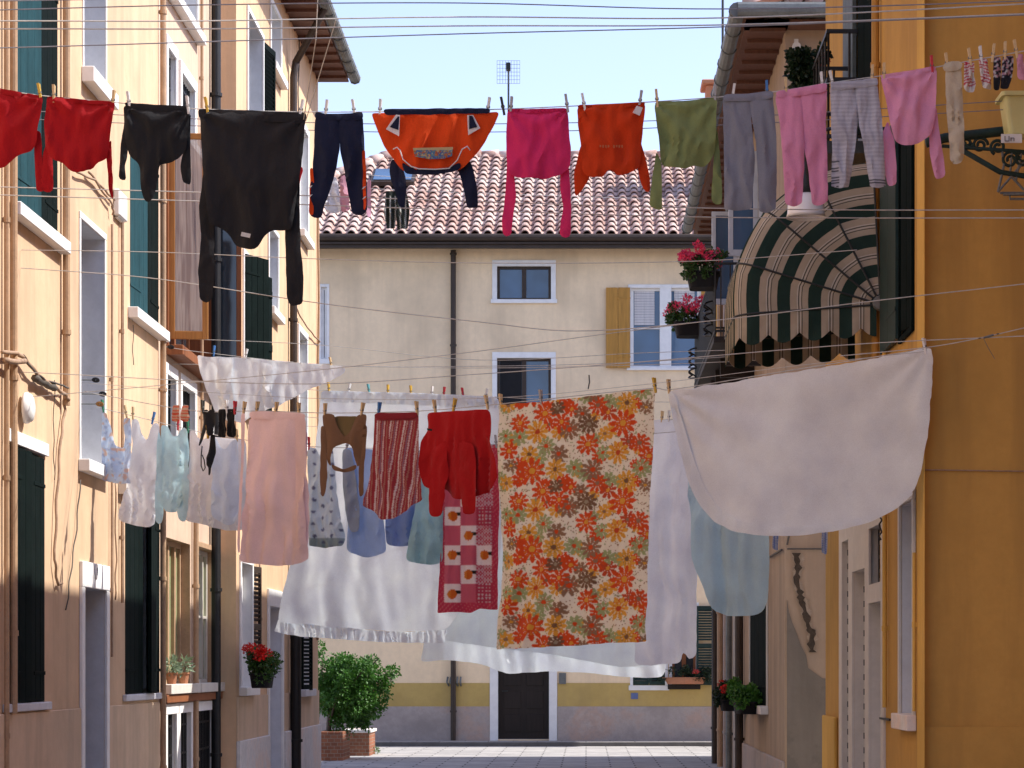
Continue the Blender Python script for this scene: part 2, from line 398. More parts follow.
# ================================================================ LEFT HOUSES
XL = -4.3; L = fr_left(XL)
def lu(px): return side_u(px, XL)
def lz(py, px): return zz(py, lu(px))
# ---- near apricot house
hA = empty('terraced_house', (XL-2, 20, 0), 'apricot stucco house with black and teal shutters at the left edge', 'house', 'houses along the left side')
A1 = (lu(13), lu(57), 5.07, 7.25); A2 = (lu(80), lu(104), 3.36, 5.42); A2b = (lu(83), lu(105), 6.72, 8.6)
A3 = (lu(130), lu(158), 4.98, 6.78); A4 = (lu(6), lu(44), 1.32, 3.28); A5 = (lu(82), lu(104), .1, 2.29); A6 = (lu(125), lu(159), 1.34, 3.22)
uB, uC = 25.15, 29.3
put('wall', wall_mesh(L, 8, uB, 0, 10.9, [A1, A2, A2b, A3, A4, A5, A6]), M['apricot'], hA)
def two_leaves(o, near, far, an=0, af=0, w0=.0, louvre=False, planks=4):
    wd = (o[1]-o[0])/2-.004
    return [dict(hu=o[0], s=1, width=wd, v0=o[2]+.02, v1=o[3]-.02, ang=an, mat=M[near], w0=w0, planks=planks, louvre=louvre),
            dict(hu=o[1], s=-1, width=wd, v0=o[2]+.02, v1=o[3]-.02, ang=af, mat=M[far], w0=w0, planks=planks, louvre=louvre)]
window(hA, L, *A1, rec=.12, sur=None, sillp=.09, shutters=two_leaves(A1, 'teal', 'dkgreen', 3, 0, -.03))
window(hA, L, *A2, rec=.26, surw=.05, proud=.012, reveal='greywhite')
window(hA, L, *A2b, rec=.26, surw=.04, proud=.012, sillp=.11, sillh=.12, reveal='greywhite')
window(hA, L, *A3, rec=.12, sur=None, shutters=two_leaves(A3, 'teal', 'dkgreen', 2, 0, -.03))
window(hA, L, *A4, rec=.12, sur=None, sillp=.04, sillh=.05, sill='greywhite', shutters=two_leaves(A4, 'dkgreen', 'dkgreen', 4, 0, -.03))
window(hA, L, *A6, rec=.12, sur=None, sillp=.04, sillh=.05, sill='greywhite', shutters=two_leaves(A6, 'dkgreen', 'dkgreen', 0, 5, -.03))
lin = MB().box((A4[0]-.05, A4[3], .001), (A4[1]+.05, A4[3]+.10, .03), L); put('lintel', lin, M['white'], hA, bevel=.004)
lin = MB().box((A6[0]-.35, A6[3]-.02, .001), (A6[0]-.02, A6[3]+.08, .08), L); put('lintel', lin, M['creampaint'], hA, bevel=.004)
def door(parent, fr, o, rec, mat, sur='white', surw=.12, top=.22, proud=.03, reveal='greywhite'):
    u0, u1, v0, v1 = o
    d = MB().box((u0, v0, -rec-.05), (u1, v1, -rec), fr)
    for i in range(2):
        for j in range(3):
            a = u0+.12+i*(u1-u0-.12)/2; b_ = a+(u1-u0-.36)/2; c = v0+.15+j*(v1-v0-.2)/3; e = c+(v1-v0-.2)/3-.12
            d.box((a, c, -rec+.001), (b_, e, -rec+.014), fr)
    do = put('door', d, mat, parent, bevel=.004)
    h = MB().tube([fr(u0+.09, v0+1.0, -rec), fr(u0+.09, v0+1.0, -rec+.05), fr(u0+.2, v0+1.0, -rec+.055)], .011, 6); put('handle', h, M['iron'], do)
    put('reveal', reveal_mesh(fr, u0, u1, v0, v1, rec), M[reveal], do)
    if sur:
        s = MB(); s.box((u0-surw, 0, .001), (u0, v1, proud), fr); s.box((u1, 0, .001), (u1+surw, v1, proud), fr)
        s.box((u0-surw, v1, .001), (u1+surw, v1+top, proud+.003), fr)
        put('surround', s, M[sur], do, bevel=.005)
    return do
door(hA, L, A5, .24, M['dkgreen'])
# oval number plate over the door
pl = MB().lathe([(0, 0), (.05, 0), (.055, .004), (.055, .009), (0, .0095)], L(lu(92), 2.44, .035), 16, Matrix.Rotation(R(90), 4, 'Y').to_3x3() @ Matrix.Diagonal((1.3, 1, 1)))
put('number_plate', pl, M['enamel'], hA)
dd = MB()
def seg_ring(mb, fr, u, v, ru, rv, w, r=.0022):
    mb.tube([fr(u+ru*math.cos(a*math.pi/6), v+rv*math.sin(a*math.pi/6), w) for a in range(13)], r, 4)
seg_ring(dd, L, lu(92)+.012, 2.458, .016, .016, .046); seg_ring(dd, L, lu(92)+.012, 2.425, .018, .018, .046)
put('digit', dd, M['greycord'], hA)
dado = MB()
for a, b in ((8, A4[0]-.1), (A4[0]-.1, A5[0]-.13), (A5[1]+.13, uB-.05)): dado.box((a, 0, .001), (b, 1.26, .022), L)
put('dado', dado, M['dado'], hA, bevel=.006)
r_ = MB().box((8-.2, 10.9, -6), (uB, 11.08, .55), L); put('roof', r_, M['terracotta'], hA)
# round white vent cap on the wall
cap = MB().lathe([(0, .05), (.05, .05), (.10, .035), (.12, 0), (.12, -.02), (.0, -.02)], L(lu(21), lz(408, 21), .05), 20, Matrix.Rotation(R(90), 3, 'Y'))
put('vent_cap', cap, M['pvc'], hA, smooth=True)
jb = MB().box((lu(113), 5.72, .002), (lu(121), 5.96, .06), L); jb.box((lu(114), 5.70, .002), (lu(120), 5.72, .045), L); put('junction_box', jb, M['pvc'], hA, bevel=.01)
def pipe(parent, fr, u, z0, z1, r, w=None, mat='tan', name='pipe', brackets=True, n=10, pts=None):
    w = w or r+.015; mb = MB()
    mb.tube(pts or [fr(u, z0, w), fr(u, z1, w)], r, n)
    if brackets:
        z = z0+.6
        while z < z1:
            mb.tube([fr(u, z-.02, w), fr(u, z+.02, w)], r*1.28, n); mb.box((u-.012, z-.015, .001), (u+.012, z+.015, w), fr); z += 1.9
    return put(name, mb, M[mat], parent, smooth=False)
pipe(hA, L, lu(8), 1.26, 8, .028); pipe(hA, L, lu(2), .5, 8, .02, mat='tan')
pipe(hA, L, lu(61), 3.75, 7.8, .03, mat='tan'); pipe(hA, L, lu(64.5), 3.95, 7.8, .014, mat='dkbrown')
pipe(hA, L, lu(109), 1.7, 5.6, .012, mat='tancable', n=6); pipe(hA, L, lu(119), 2.2, 5.7, .016, mat='tancable', n=6)
pipe(hA, L, lu(158.7), 0, 9.8, .03, mat='tan')
# cable bundle drooping along the wall, loose wires down the wall
def wallwire(parent, fr, X, pts, r=.012, mat='tancable', w=.03, name='cable'):
    q = []
    for i in range(len(pts)-1):
        for k in range(6):
            t = k/6; q.append((pts[i][0]*(1-t)+pts[i+1][0]*t, pts[i][1]*(1-t)+pts[i+1][1]*t))
    q.append(pts[-1])
    V = [fr(side_u(a, X), zz(b, side_u(a, X)), w+.006*math.sin(i*1.3)) for i, (a, b) in enumerate(q)]
    return put(name, MB().tube(V, r, 6), M[mat], parent, smooth=True)
wallwire(hA, L, XL, [(-6, 352), (8, 353), (17, 358), (32, 378), (46, 386), (58, 395), (61, 400)], .016, w=.06)
wallwire(hA, L, XL, [(-6, 360), (5, 362), (14, 361)], .022, w=.08)
wallwire(hA, L, XL, [(14, 355), (22, 368), (36, 380), (50, 384), (60, 388)], .008, 'cable', w=.07)
wallwire(hA, L, XL, [(28, 378), (38, 383), (48, 388)], .030, 'cable', w=.05)
wallwire(hA, L, XL, [(60, 392), (61, 410), (57, 440), (53, 500), (51, 560), (54, 585), (58, 583)], .012)
wallwire(hA, L, XL, [(52, 380), (51, 440), (52, 480)], .004, 'cable', w=.02)
wallwire(hA, L, XL, [(78, 480), (74, 530), (68, 575), (64, 610)], .006, 'cable', w=.02)
wallwire(hA, L, XL, [(72, 172), (90, 180), (108, 205), (109, 215)], .011, w=.04)
wallwire(hA, L, XL, [(84, 172), (100, 190), (110, 200)], .011, w=.04)
wallwire(hA, L, XL, [(113, 480), (114, 560), (113, 600)], .008, w=.02)
wallwire(hA, L, XL, [(131, 325), (131, 365)], .004, 'cable', w=.02)

# ---- middle house with timber casements
hB = empty('terraced_house', (XL-2, 27, 0), 'narrow pinkish house with an open timber casement and white grilled windows', 'house', 'houses along the left side')
LB = fr_left(XL-.03); XB = XL-.03
def bu(px): return side_u(px, XB)
B0 = (bu(165.5), bu(196), 8.62, 10.4)
B1 = [(bu(166), bu(174), 7.35, 8.0), (bu(180), bu(193), 7.3, 7.95)]
B2 = (bu(167), bu(214), 4.92, 7.15)
B3 = [(bu(165), bu(174), 3.55, 4.62), (bu(180), bu(193), 3.55, 4.62)]
B4 = [(bu(164), bu(190), 1.42, 2.95), (bu(194), bu(216), 1.42, 2.95)]
B5 = [(bu(165), bu(174.5), .25, 1.12), (bu(178), bu(189), .25, 1.12), (bu(196), bu(212), .25, 1.12)]
put('wall', wall_mesh(LB, uB, uC, 0, 10.9, [B0, *B1, B2, *B3, *B4, *B5]), M['pinkish'], hB)
window(hB, LB, *B0, rec=.36, sur='white', surw=.06, sill='white', reveal='greywhite')
for o in B1: window(hB, LB, *o, rec=.16, surw=.10, proud=.03, lights=1, grille=-.04)
# wide timber window: outward leaves stand at right angles to the wall
window(hB, LB, *B2, rec=.28, sash='redwood', sur='redwood', surw=.05, sill='redwood', lights=3, reveal='redwood', pane='glass', sillp=.18,
       shutters=[dict(hu=B2[0]+.02, s=1, width=.40, v0=B2[2]+.08, v1=B2[3]-.02, ang=84, mat=M['timber'], w0=.02, name='casement', glassy=M['thinglass']),
                 dict(hu=B2[1]-.02, s=-1, width=.30, v0=B2[2]+.04, v1=B2[3]-.02, ang=96, mat=M['redwood'], w0=.02, name='casement', glassy=M['glass'])])
for o in B3: window(hB, LB, *o, rec=.16, surw=.10, proud=.03, lights=1, grille=-.04)
window(hB, LB, *B4[0], rec=.10, sash='tan', sur=None, pane='olive', lights=4, bars=0, sill='creampaint', reveal='tan')
window(hB, LB, *B4[1], rec=.10, sash='creampaint', sur='tan', surw=.05, pane='olive', lights=4, bars=1, sill='creampaint', reveal='tan')
for o in B5: window(hB, LB, *o, rec=.14, surw=.09, proud=.03, sill=None, lights=1, grille=-.03)
band = MB().box((uB+.05, 1.24, .03), (uC-.02, 1.325, .075), LB); put('string_course', band, M['redwood'], hB, bevel=.006)
pipe(hB, LB, bu(210), 0, 10.8, .055, mat='black', name='downpipe', n=14)
pipe(hB, LB, bu(192), 0, 3.9, .03, mat='tan')
pipe(hB, LB, bu(199), 3.8, 10.2, .018, mat='tan')
r_ = MB().box((uB, 10.9, -6), (uC, 11.05, .5), LB); put('roof', r_, M['terracotta'], hB)

# ---- far golden house with wooden eaves
XC = -4.1; LC = fr_left(XC); uE = side_u(318, XC)
hC = empty('terraced_house', (XC-2, 33, 0), 'golden stucco house whose red brown wooden eaves show against the sky', 'house', 'houses along the left side')
def cu(px): return side_u(px, XC)
C1 = (cu(247), cu(262), 7.4, 9.55); C2 = (cu(270), cu(280), 9.45, 10.25); C3 = (cu(243), cu(257), 4.75, 6.55)
C4 = (cu(268), cu(277), 6.25, 7.3); C5 = (cu(299), cu(307), 7.85, 9.4); C6 = (cu(298), cu(306), 4.8, 6.4)
C7 = (cu(240), cu(251), 1.36, 2.85); C8 = (cu(268), cu(281), .1, 2.4); C9 = (cu(300), cu(309), 1.28, 2.9)
opsC = [C1, C2, C3, C4, C5, C6, C7, C8, C9]
put('wall', wall_mesh(LC, uC, uE, 0, 10.6, opsC), M['golden'], hC)
def far_leaf(o, mat, ang=80, wd=None, lv=False):
    return dict(hu=o[1]+.01, s=-1, width=wd or (o[1]-o[0])/2, v0=o[2], v1=o[3], ang=ang, mat=M[mat], w0=.01, louvre=lv, planks=4)
window(hC, LC, *C1, rec=.22, surw=.05, reveal='greywhite', shutters=[far_leaf(C1, 'dkgreen', 172, .62, True)])
window(hC, LC, *C2, rec=.2, surw=.05, reveal='greywhite')
window(hC, LC, *C3, rec=.12, surw=.05, shutters=[far_leaf(C3, 'dkgreen', 170, .6), dict(hu=C3[0], s=1, width=.5, v0=C3[2], v1=C3[3], ang=25, mat=M['dkgreen'], w0=.01, planks=4)])
window(hC, LC, *C4, rec=.22, surw=.05, reveal='greywhite')
window(hC, LC, *C5, rec=.10, surw=.08, bars=2)
window(hC, LC, *C6, rec=.10, surw=.08, bars=2)
window(hC, LC, *C7, rec=.10, sash='white', sur='white', surw=.08, bars=0, lights=3, shutters=[far_leaf(C7, 'dkbrown', 172, .45, True)])
window(hC, LC, *C9, rec=.12, sur=None, sill='greywhite', shutters=[dict(hu=C9[0], s=1, width=.5, v0=C9[2], v1=C9[3], ang=10, mat=M['dkgreen'], w0=.01, louvre=True), far_leaf(C9, 'dkgreen', 177, .28, True)])
door(hC, LC, C8, .2, M['greywhite'])
sk = MB()
for a, b in ((uC, C8[0]-.13), (C8[1]+.13, uE)): sk.box((a+.001, 0, .001), (b, .74, .05), LC)
put('plinth', sk, M['whitestone'], hC, bevel=.006)
dd = MB()
for a, b in ((uC, C8[0]-.13), (C8[1]+.13, uE)): dd.box((a+.001, .74, .001), (b, 1.26, .02), LC)
put('dado', dd, M['dado'], hC, bevel=.004)
stp = MB().box((C8[0]-.12, 0, .031), (C8[1]+.12, .16, .3), LC); put('doorstep', stp, M['whitestone'], hC, bevel=.01)
# eaves: roof slab, boards, rafters, gutter, downpipe
rf = MB(); z0 = 10.62
rf.add([LC(uC-.1, z0+.10, .50), LC(uE+.15, z0+.10, .50), LC(uE+.25, z0+2.2, -5), LC(uC-.1, z0+2.2, -5),
        LC(uC-.1, z0+.02, .50), LC(uE+.15, z0+.02, .50), LC(uE+.25, z0+2.05, -5), LC(uC-.1, z0+2.05, -5)],
       [(0, 1, 2, 3), (7, 6, 5, 4), (0, 4, 5, 1), (1, 5, 6, 2), (2, 6, 7, 3), (3, 7, 4, 0)])
roofC = put('roof', rf, M['terracotta'], hC)
ev = MB().box((uC-.05, z0-.03, -.05), (uE+.12, z0-.005, .46), LC)
u = uC
while u < uE+.15: ev.box((u, z0-.07, .002), (u+.07, z0-.031, .46), LC); u += .48
put('eaves', ev, M['rafter'], roofC)
gt = MB(); nu = 9
path = [(uC-.1+(uE+.25-uC)*i/14) for i in range(15)]
for k in range(nu):
    a0, a1 = math.pi+math.pi*k/nu, math.pi+math.pi*(k+1)/nu; rr = .085
    for i in range(14):
        gt.poly([LC(path[i], z0+.05+rr*math.sin(a0), .55+rr*math.cos(a0)), LC(path[i+1], z0+.05+rr*math.sin(a0), .55+rr*math.cos(a0)),
                 LC(path[i+1], z0+.05+rr*math.sin(a1), .55+rr*math.cos(a1)), LC(path[i], z0+.05+rr*math.sin(a1), .55+rr*math.cos(a1))])
for i in range(0, 15): gt.tube([LC(path[i], z0+.05, .46), LC(path[i], z0-.035, .50), LC(path[i], z0-.05, .55), LC(path[i], z0-.03, .61), LC(path[i], z0+.055, .64)], .008, 5)
gutt = put('gutter', gt, M['zinc'], roofC, smooth=True, solid=.006)
pu = cu(288.5)
pipe(hC, LC, pu, 2.0, 9.9, .05, mat='dkbrown', name='downpipe', n=12, pts=[LC(pu, 2.0, .07), LC(pu, 9.75, .07), LC(pu, 9.95, .10), LC(pu-.15, 10.15, .25), LC(pu-.3, 10.4, .42), LC(pu-.32, 10.6, .53)])
pipe(hC, LC, pu, 0, 2.1, .075, w=.1, mat='black', name='downpipe', n=14)
wallwire(hC, LC, XC, [(316.5, 120), (316.5, 300), (316, 480), (316, 640)], .02, 'tan', w=.03)
wallwire(hC, LC, XC, [(291, 305), (300, 322), (310, 335), (317, 342)], .012, 'tancable', w=.05)
wallwire(hC, LC, XC, [(297, 40), (296, 120)], .01, 'cable', w=.03)
wallwire(hC, LC, XC, [(257, 560), (257, 612), (259, 620)], .012, 'tancable', w=.03)

# ================================================================ FAR HOUSE
YF = 52.0; FF = fr_far(YF); kf = YF/FP
def fx(px): return (px-CX)*kf
def fz(py): return EYE+(CY-py)*kf
hF = empty('terraced_house', (0, 55, 0), 'cream house closing the street with pale tiled roof and yellow band', 'house')
F1 = (fx(497), fx(551), fz(300), fz(266)); F2 = (fx(497), fx(551), fz(442), fz(358)); F3 = (fx(631), fx(700), fz(368), fz(288))
F4 = (fx(498), fx(549), .12, fz(660)); F5 = (fx(633), fx(665), fz(686), fz(610)); F6 = (fx(672), fx(696), fz(685), fz(606)); F7 = (fx(321), fx(327), fz(360), fz(287)); F8 = (fx(380), fx(420), fz(686), fz(610))
EAVE = fz(246)
put('wall', wall_mesh(FF, -9.5, 9, 0, EAVE, [F1, F2, F3, F4, F5, F6, F7], depth=10), M['cream'], hF)
window(hF, FF, *F1, rec=.08, sash='dkbrown', pane='skyglass', surw=.10, sill='white', sillp=.05, sillh=.07)
window(hF, FF, *F2, rec=.08, sash='dkbrown', pane='skyglass', surw=.10, sill='white', sillp=.05, sillh=.07)
w3 = window(hF, FF, *F3, rec=.06, sash='white', pane='skyglass', surw=.06, sill='white', sillp=.05, sillh=.05, lights=2, bars=1, curtain=None,
       shutters=[dict(hu=F3[0]-.02, s=-1, width=.50, v0=F3[2], v1=F3[3], ang=-2, mat=M['yellowwood'], w0=.05, planks=2), dict(hu=F3[1]+.02, s=1, width=.50, v0=F3[2], v1=F3[3], ang=-2, mat=M['yellowwood'], w0=.05, planks=2)])
post = MB().box(((F3[0]+F3[1])/2-.12, F3[2], -.05), ((F3[0]+F3[1])/2+.12, F3[3], .02), FF); put('mullion', post, M['white'], w3)
for i in range(2):
    b_ = MB(); a = F3[0]+.07+i*(F3[1]-F3[0])*.58; e = a+.42
    for j in range(13): b_.box((a, F3[3]-.1-j*.055, -.085), (e, F3[3]-.0505-j*.055, -.07-.001*(j % 2)), FF)
    put('blind', b_, M['curtain'], w3)
window(hF, FF, *F5, rec=.08, surw=.06, sill='white', sillp=.04, shutters=two_leaves(F5, 'green', 'green', 0, 0, -.02, True))
w6 = window(hF, FF, *F6, rec=.08, sash='redwood', surw=.06, sill='dkwood', sillp=.06, shutters=[dict(hu=F6[1], s=1, width=.42, v0=F6[2], v1=F6[3], ang=-2, mat=M['green'], w0=.05, louvre=True)])
window(hF, FF, *F7, rec=.05, surw=.05, sill='white', lights=1)
door(hF, FF, F4, .10, M['dkwood'], surw=.17, top=.2)
kn = MB()
for s in (-.09, .13): kn.lathe([(0, .05), (.03, .045), (.035, .02), (.015, 0)], FF((F4[0]+F4[1])/2+s-.13, 1.56, -.03), 10, Matrix.Rotation(R(90), 3, 'X'))
put('door_knob', kn, M['enamel'], hF)
bd = MB()
segs = [(-9.5, F4[0]-.175), (F4[1]+.175, 9)]
for a, b in segs: bd.box((a, .80, .001), (b, fz(683), .012), FF)
put('painted_band', bd, M['ochre'], hF)
pz = MB()
for a, b in segs: pz.box((a, 0, .001), (b, .80, .035), FF)
for k in range(-9, 9, 2): pass
put('plinth', pz, M['plinth'], hF, bevel=.006)
pipe(hF, FF, fx(453.5), .1, EAVE-.1, .055, w=.09, mat='dkbrown', name='downpipe', n=12)
ic = MB().box((fx(559), fz(684), .001), (fx(566), fz(673), .04), FF); ic.box((fx(560.5), fz(681), .041), (fx(564.5), fz(676), .046), FF); put('intercom', ic, M['zinc'], hF, bevel=.005)
bp = MB().box((fx(631), fz(699), .013), (fx(638), fz(693), .03), FF); put('wall_plate', bp, paint('blue plate', (.12, .16, .32)), hF)
gm = MB()
for k in range(5): gm.tube([FF(fx(448+k*3.2), fz(677), .05), FF(fx(447+k*3.4), fz(682), .09+.02*(k % 2)), FF(fx(449+k*3), fz(686), .05)], .02, 6)
put('valve_cluster', gm, M['zinc'], hF, smooth=True)
cr = MB().tube([FF(fx(589), fz(375), .002), FF(fx(589.5), fz(382), .004), FF(fx(588.2), fz(389), .002)], .012, 4); put('wall_hook', cr, M['dkbrown'], hF)
op = MB().box((F2[0]+.06, F2[2]+.06, -.112), ((F2[0]+F2[1])/2-.05, F2[3]-.06, -.082), FF); put('dark_opening', op, M['dark'], hF)  # dark panel painted as the unlit room behind the open half
# roof: sheathing, tiles laid row by row, gutter
Y0, Z0, Y1, Z1 = 51.45, EAVE+.12, 57.0, 13.25
hipx0, hipx1 = -8.4, -4.4
def roofp(x, t, h=0):
    n = Vector((0, -(Z1-Z0), (Y1-Y0))).normalized()
    return Vector((x, Y0+(Y1-Y0)*t, Z0+(Z1-Z0)*t))+n*h
sh = MB(); sh.add([roofp(hipx0, 0), roofp(9.3, 0), roofp(9.3, 1), roofp(hipx1, 1), (hipx1, Y1+.3, Z1-.1), (9.3, Y1+.3, Z1-.1), (9.3, Y1+6, Z0), (hipx0, Y1+6, Z0)], [(0, 1, 2, 3), (3, 2, 5, 4), (4, 5, 6, 7), (0, 3, 4, 7)])
roofF = put('roof', sh, M['terracotta'], hF)
m, t, o = newmat('pale roof tiles'); b = principled(t, o, .85, 0, .2); co = nd(t, 'ShaderNodeTexCoord').outputs['Object']
vz = nd(t, 'ShaderNodeTexVoronoi'); vz.inputs['Scale'].default_value = 2.8; t.links.new(co, vz.inputs[0])
bwn = nd(t, 'ShaderNodeRGBToBW'); t.links.new(vz.outputs['Color'], bwn.inputs[0])
c1 = ramp(t, bwn.outputs[0], [(.2, (.34, .20, .16)), (.5, (.46, .31, .26)), (.8, (.54, .41, .36))])
t.links.new(mix(t, ramp(t, noise_n(t, co, 12, 6, .7), [(.45, (0, 0, 0)), (.7, (.5,)*3)]), c1, (.60, .53, .49)), b.inputs['Base Color']); M['tile'] = m
tl = MB(); rows = 17; pitch = .255; x = hipx0
rnd = random.Random(3)
while x < 9.2:
    for r in range(rows):
        ta, tb = r/rows-.008, (r+1.22)/rows
        if tb > 1.02: tb = 1.02
        hx = hipx0+(hipx1-hipx0)*(r/rows)
        if x < hx: continue
        jx = rnd.uniform(-.008, .008); n = 7; vs = []
        for (tt, rad, lift) in ((ta, .092, .045+rnd.uniform(0, .01)), (tb, .074, .0)):
            for k in range(n+1):
                a = math.pi*k/n; vs.append(roofp(x+jx+rad*math.cos(a), tt, lift+rad*math.sin(a)))
        for k in range(n+1):
            a = math.pi*k/n; vs.append(roofp(x+jx+.075*math.cos(a), ta, .045+.075*math.sin(a)))
        tl.add(vs, [(k, k+1, n+2+k, n+1+k) for k in range(n)]+[(2*(n+1)+k, 2*(n+1)+k+1, k+1, k) for k in range(n)])
        # pan tile between
        vs = []
        for (tt, lift) in ((ta, .03), (tb, 0)):
            for k in range(5):
                a = math.pi+math.pi*k/4; vs.append(roofp(x+pitch/2+.07*math.cos(a), tt, .05+lift+.05*math.sin(a)))
        tl.add(vs, [(k, k+1, 6+k, 5+k) for k in range(4)])
    x += pitch
put('roof_tiles', tl, M['tile'], roofF)
rd = MB()
x = hipx1
while x < 9:
    rd.tube([(x, Y1+.05, Z1+.03), (x+.42, Y1+.05, Z1+.05)], [.11, .13], 10); x += .40
for k in range(18):
    t_ = k/18; t2 = (k+1.1)/18
    rd.tube([roofp(hipx0+(hipx1-hipx0)*t_, t_, .08), roofp(hipx0+(hipx1-hipx0)*t2, t2, .06)], [.13, .11], 8)
put('ridge_tiles', rd, M['tile'], roofF, smooth=True)
gt = MB().tube([(-9, 51.36, EAVE+.08), (9, 51.36, EAVE+.06)], .075, 12); gt.box((-9, 51.38, EAVE-.06), (9, 51.98, EAVE-.02)); gt.box((-9, 51.44, EAVE-.13), (9, 51.52, EAVE+.05))
put('gutter', gt, M['dkbrown'], roofF)
sl = MB().obox(roofp(fx(360), .55, .10), (.95, 0, 0), tuple(roofp(0, .72)-roofp(0, .55)), tuple(Vector((0, -.4, .9))*.1)); so_ = put('skylight', sl, M['dkbrown'], roofF)
sg = MB().obox(roofp(fx(360)+.06, .565, .212), (.83, 0, 0), tuple(roofp(0, .705)-roofp(0, .565)), (0, -.004, .009)); put('pane', sg, M['skyglass'], so_)
ch = MB().box((2.6, 54.0, 11.9), (3.4, 54.7, 14.2)); ch.box((2.5, 53.9, 14.2), (3.5, 54.8, 14.3)); put('shadow_chimney', ch, M['terracotta'], roofF, bevel=.02)  # added chimney, hidden behind the washing, to cast shadow on the tiles
# aerial on the ridge
an = empty('television_aerial', (fx(508), 57.2, 13.2), 'thin grid television aerial standing on the far roof ridge', 'aerial')
ax = (508.5-CX)*57.2/FP; az = lambda py: zz(py, 57.2)
put('mast', MB().tube([(ax, 57.2, 13.2), (ax, 57.2, az(64))], .025, 6), M['iron'], an)
ag = MB()
for k in range(9): ag.tube([(ax-.26+.065*k, 57.15, az(84)), (ax-.26+.065*k, 57.15, az(61))], .004, 4)
for k in range(7): ag.tube([(ax-.26, 57.15, az(84)+.087*k), (ax+.26, 57.15, az(84)+.087*k)], .004, 4)
put('reflector_grid', ag, M['zinc'], an)
put('dipole', MB().box((ax-.05, 56.95, az(72)), (ax+.05, 57.14, az(65))), M['black'], an)

# ================================================================ RIGHT HOUSES
XO = 2.3; O = fr_right(XO)
def ou(px): return side_u(px, XO)
def oz(py, px): return zz(py, ou(px))
hO = empty('terraced_house', (5, 20, 0), 'deep orange stucco house at the right with its corner facing the viewer', 'house', 'houses along the right side')
u17 = ou(923)
O1 = (ou(914), ou(902), 4.0, 5.62); O2 = (ou(879), ou(858), 5.9, 8.1)
O3a = (ou(850.5), ou(844), .1, 2.72); O3b = (ou(867), ou(854.5), .1, 2.42); O3c = (ou(883), ou(871), .1, 2.12); O3d = (ou(880), ou(870.5), 2.27, 2.72); O4 = (ou(915), ou(902), 1.26, 2.78)
mw = wall_mesh(O, u17, 24.0, 0, 8.9, [O1, O2, O3a, O3b, O3c, O3d, O4], depth=6)
put('wall', mw, M['orange'], hO)
f_ = MB(); f_.poly([(XO, u17-.001, 0), (9, u17-.001, 0), (9, u17-.001, 8.9), (XO, u17-.001, 8.9)])
f_.box((XO+.001, u17-.03, 0), (9, u17-.002, 1.2)); put('wall', f_, M['orange'], hO)
# lighter corner strip painted on the side wall
cs = MB().box((ou(925), 0, .001), (ou(918), 8.9, .006), O); put('corner_strip', cs, M['orange2'], hO)
rf = MB().box((u17-.4, 8.9, -7), (25.3, 9.05, .5), O); put('roof', rf, M['terracotta'], hO)  # roof carried on unseen past the house end to shade the left wall
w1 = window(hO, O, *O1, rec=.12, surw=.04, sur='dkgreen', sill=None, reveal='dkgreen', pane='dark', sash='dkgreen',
       shutters=[dict(hu=O1[1]+.02, s=1, width=.92, v0=O1[2], v1=O1[3], ang=.3, mat=M['green'], w0=.012, planks=2), dict(hu=O1[0], s=1, width=.3, v0=O1[2], v1=O1[3], ang=8, mat=M['dkgreen'], w0=-.02, planks=2)])
window(hO, O, *O2, rec=.10, sash='dkgreen', surw=.05, sur=None, sill=None, reveal='greywhite', lights=2,
       shutters=[dict(hu=O2[1]+.01, s=1, width=.75, v0=O2[2], v1=O2[3], ang=.3, mat=M['greygreen'], w0=.012, planks=3), dict(hu=O2[0], s=1, width=.55, v0=O2[2], v1=O2[3], ang=10, mat=M['dkgreen'], w0=-.02, planks=3)])
pn = MB()
for (a, b, c, d) in ((ou(886), O3c[0], 0, 3.1), (O3c[1], O3b[0], 0, 3.1), (O3b[1], O3a[0], 0, 3.1), (O3a[1], ou(841), 0, 3.1), (O3c[0], O3c[1], 2.12, 2.27), (O3c[0], O3c[1], 2.72, 3.1), (O3b[0], O3b[1], 2.42, 3.1), (O3a[0], O3a[1], 2.72, 3.1)):
    pn.box((a, c, .001), (b, d, .02), O)
put('shopfront_panel', pn, M['creampaint'], hO)
def strip_door(o, mat='greywhite'):
    d = door(hO, O, o, .16, M[mat], sur=None, reveal='creampaint')
    return d
strip_door(O3b); strip_door(O3c); strip_door(O3a)
window(hO, O, *O3d, rec=.06, lights=1, sur=None, sill=None, bars=3, sash='iron', reveal='creampaint')
window(hO, O, *O4, rec=.2, surw=.06, sur='creampaint', sill='whitestone', reveal='greywhite', sillp=.07, sillh=.10)
bt = MB()
for o in (O3a, O3b):
    z = .3
    while z < o[3]-.1: bt.box((o[0]+.02, z, -.03), (o[0]+.05, z+.05, .024), O); z += .12
put('fly_curtain_weights', bt, M['iron'], hO)
hk = MB().tube([O(ou(887), oz(y, 887), .05+.012*math.sin(y)) for y in range(500, 542, 4)], .008, 5); hk.tube([O(ou(887), oz(512, 887), .002), O(ou(887), oz(512, 887), .12)], .01, 5); put('hook_chain', hk, M['black'], hO)
for y0, y1, xx in ((718, 718, 888), (719, 719, 905)):
    s_ = MB().box((ou(xx+5), oz(y0+2, xx), .001), (ou(xx-5), oz(y0, xx), .03), O); put('shutter_catch', s_, M['black'], hO)
pipe(hO, O, ou(889), 1.3, 4, .018, mat='orange2'); pipe(hO, O, ou(918), 1.3, 2.4, .012, mat='orange2')
pipe(hO, O, ou(881), 3.8, 8.8, .03, mat='yellowwood')
kp = MB().box((ou(838), 0, .001), (24.0, 1.15, .035), O); put('plinth', kp, M['orange2'], hO, bevel=.01)
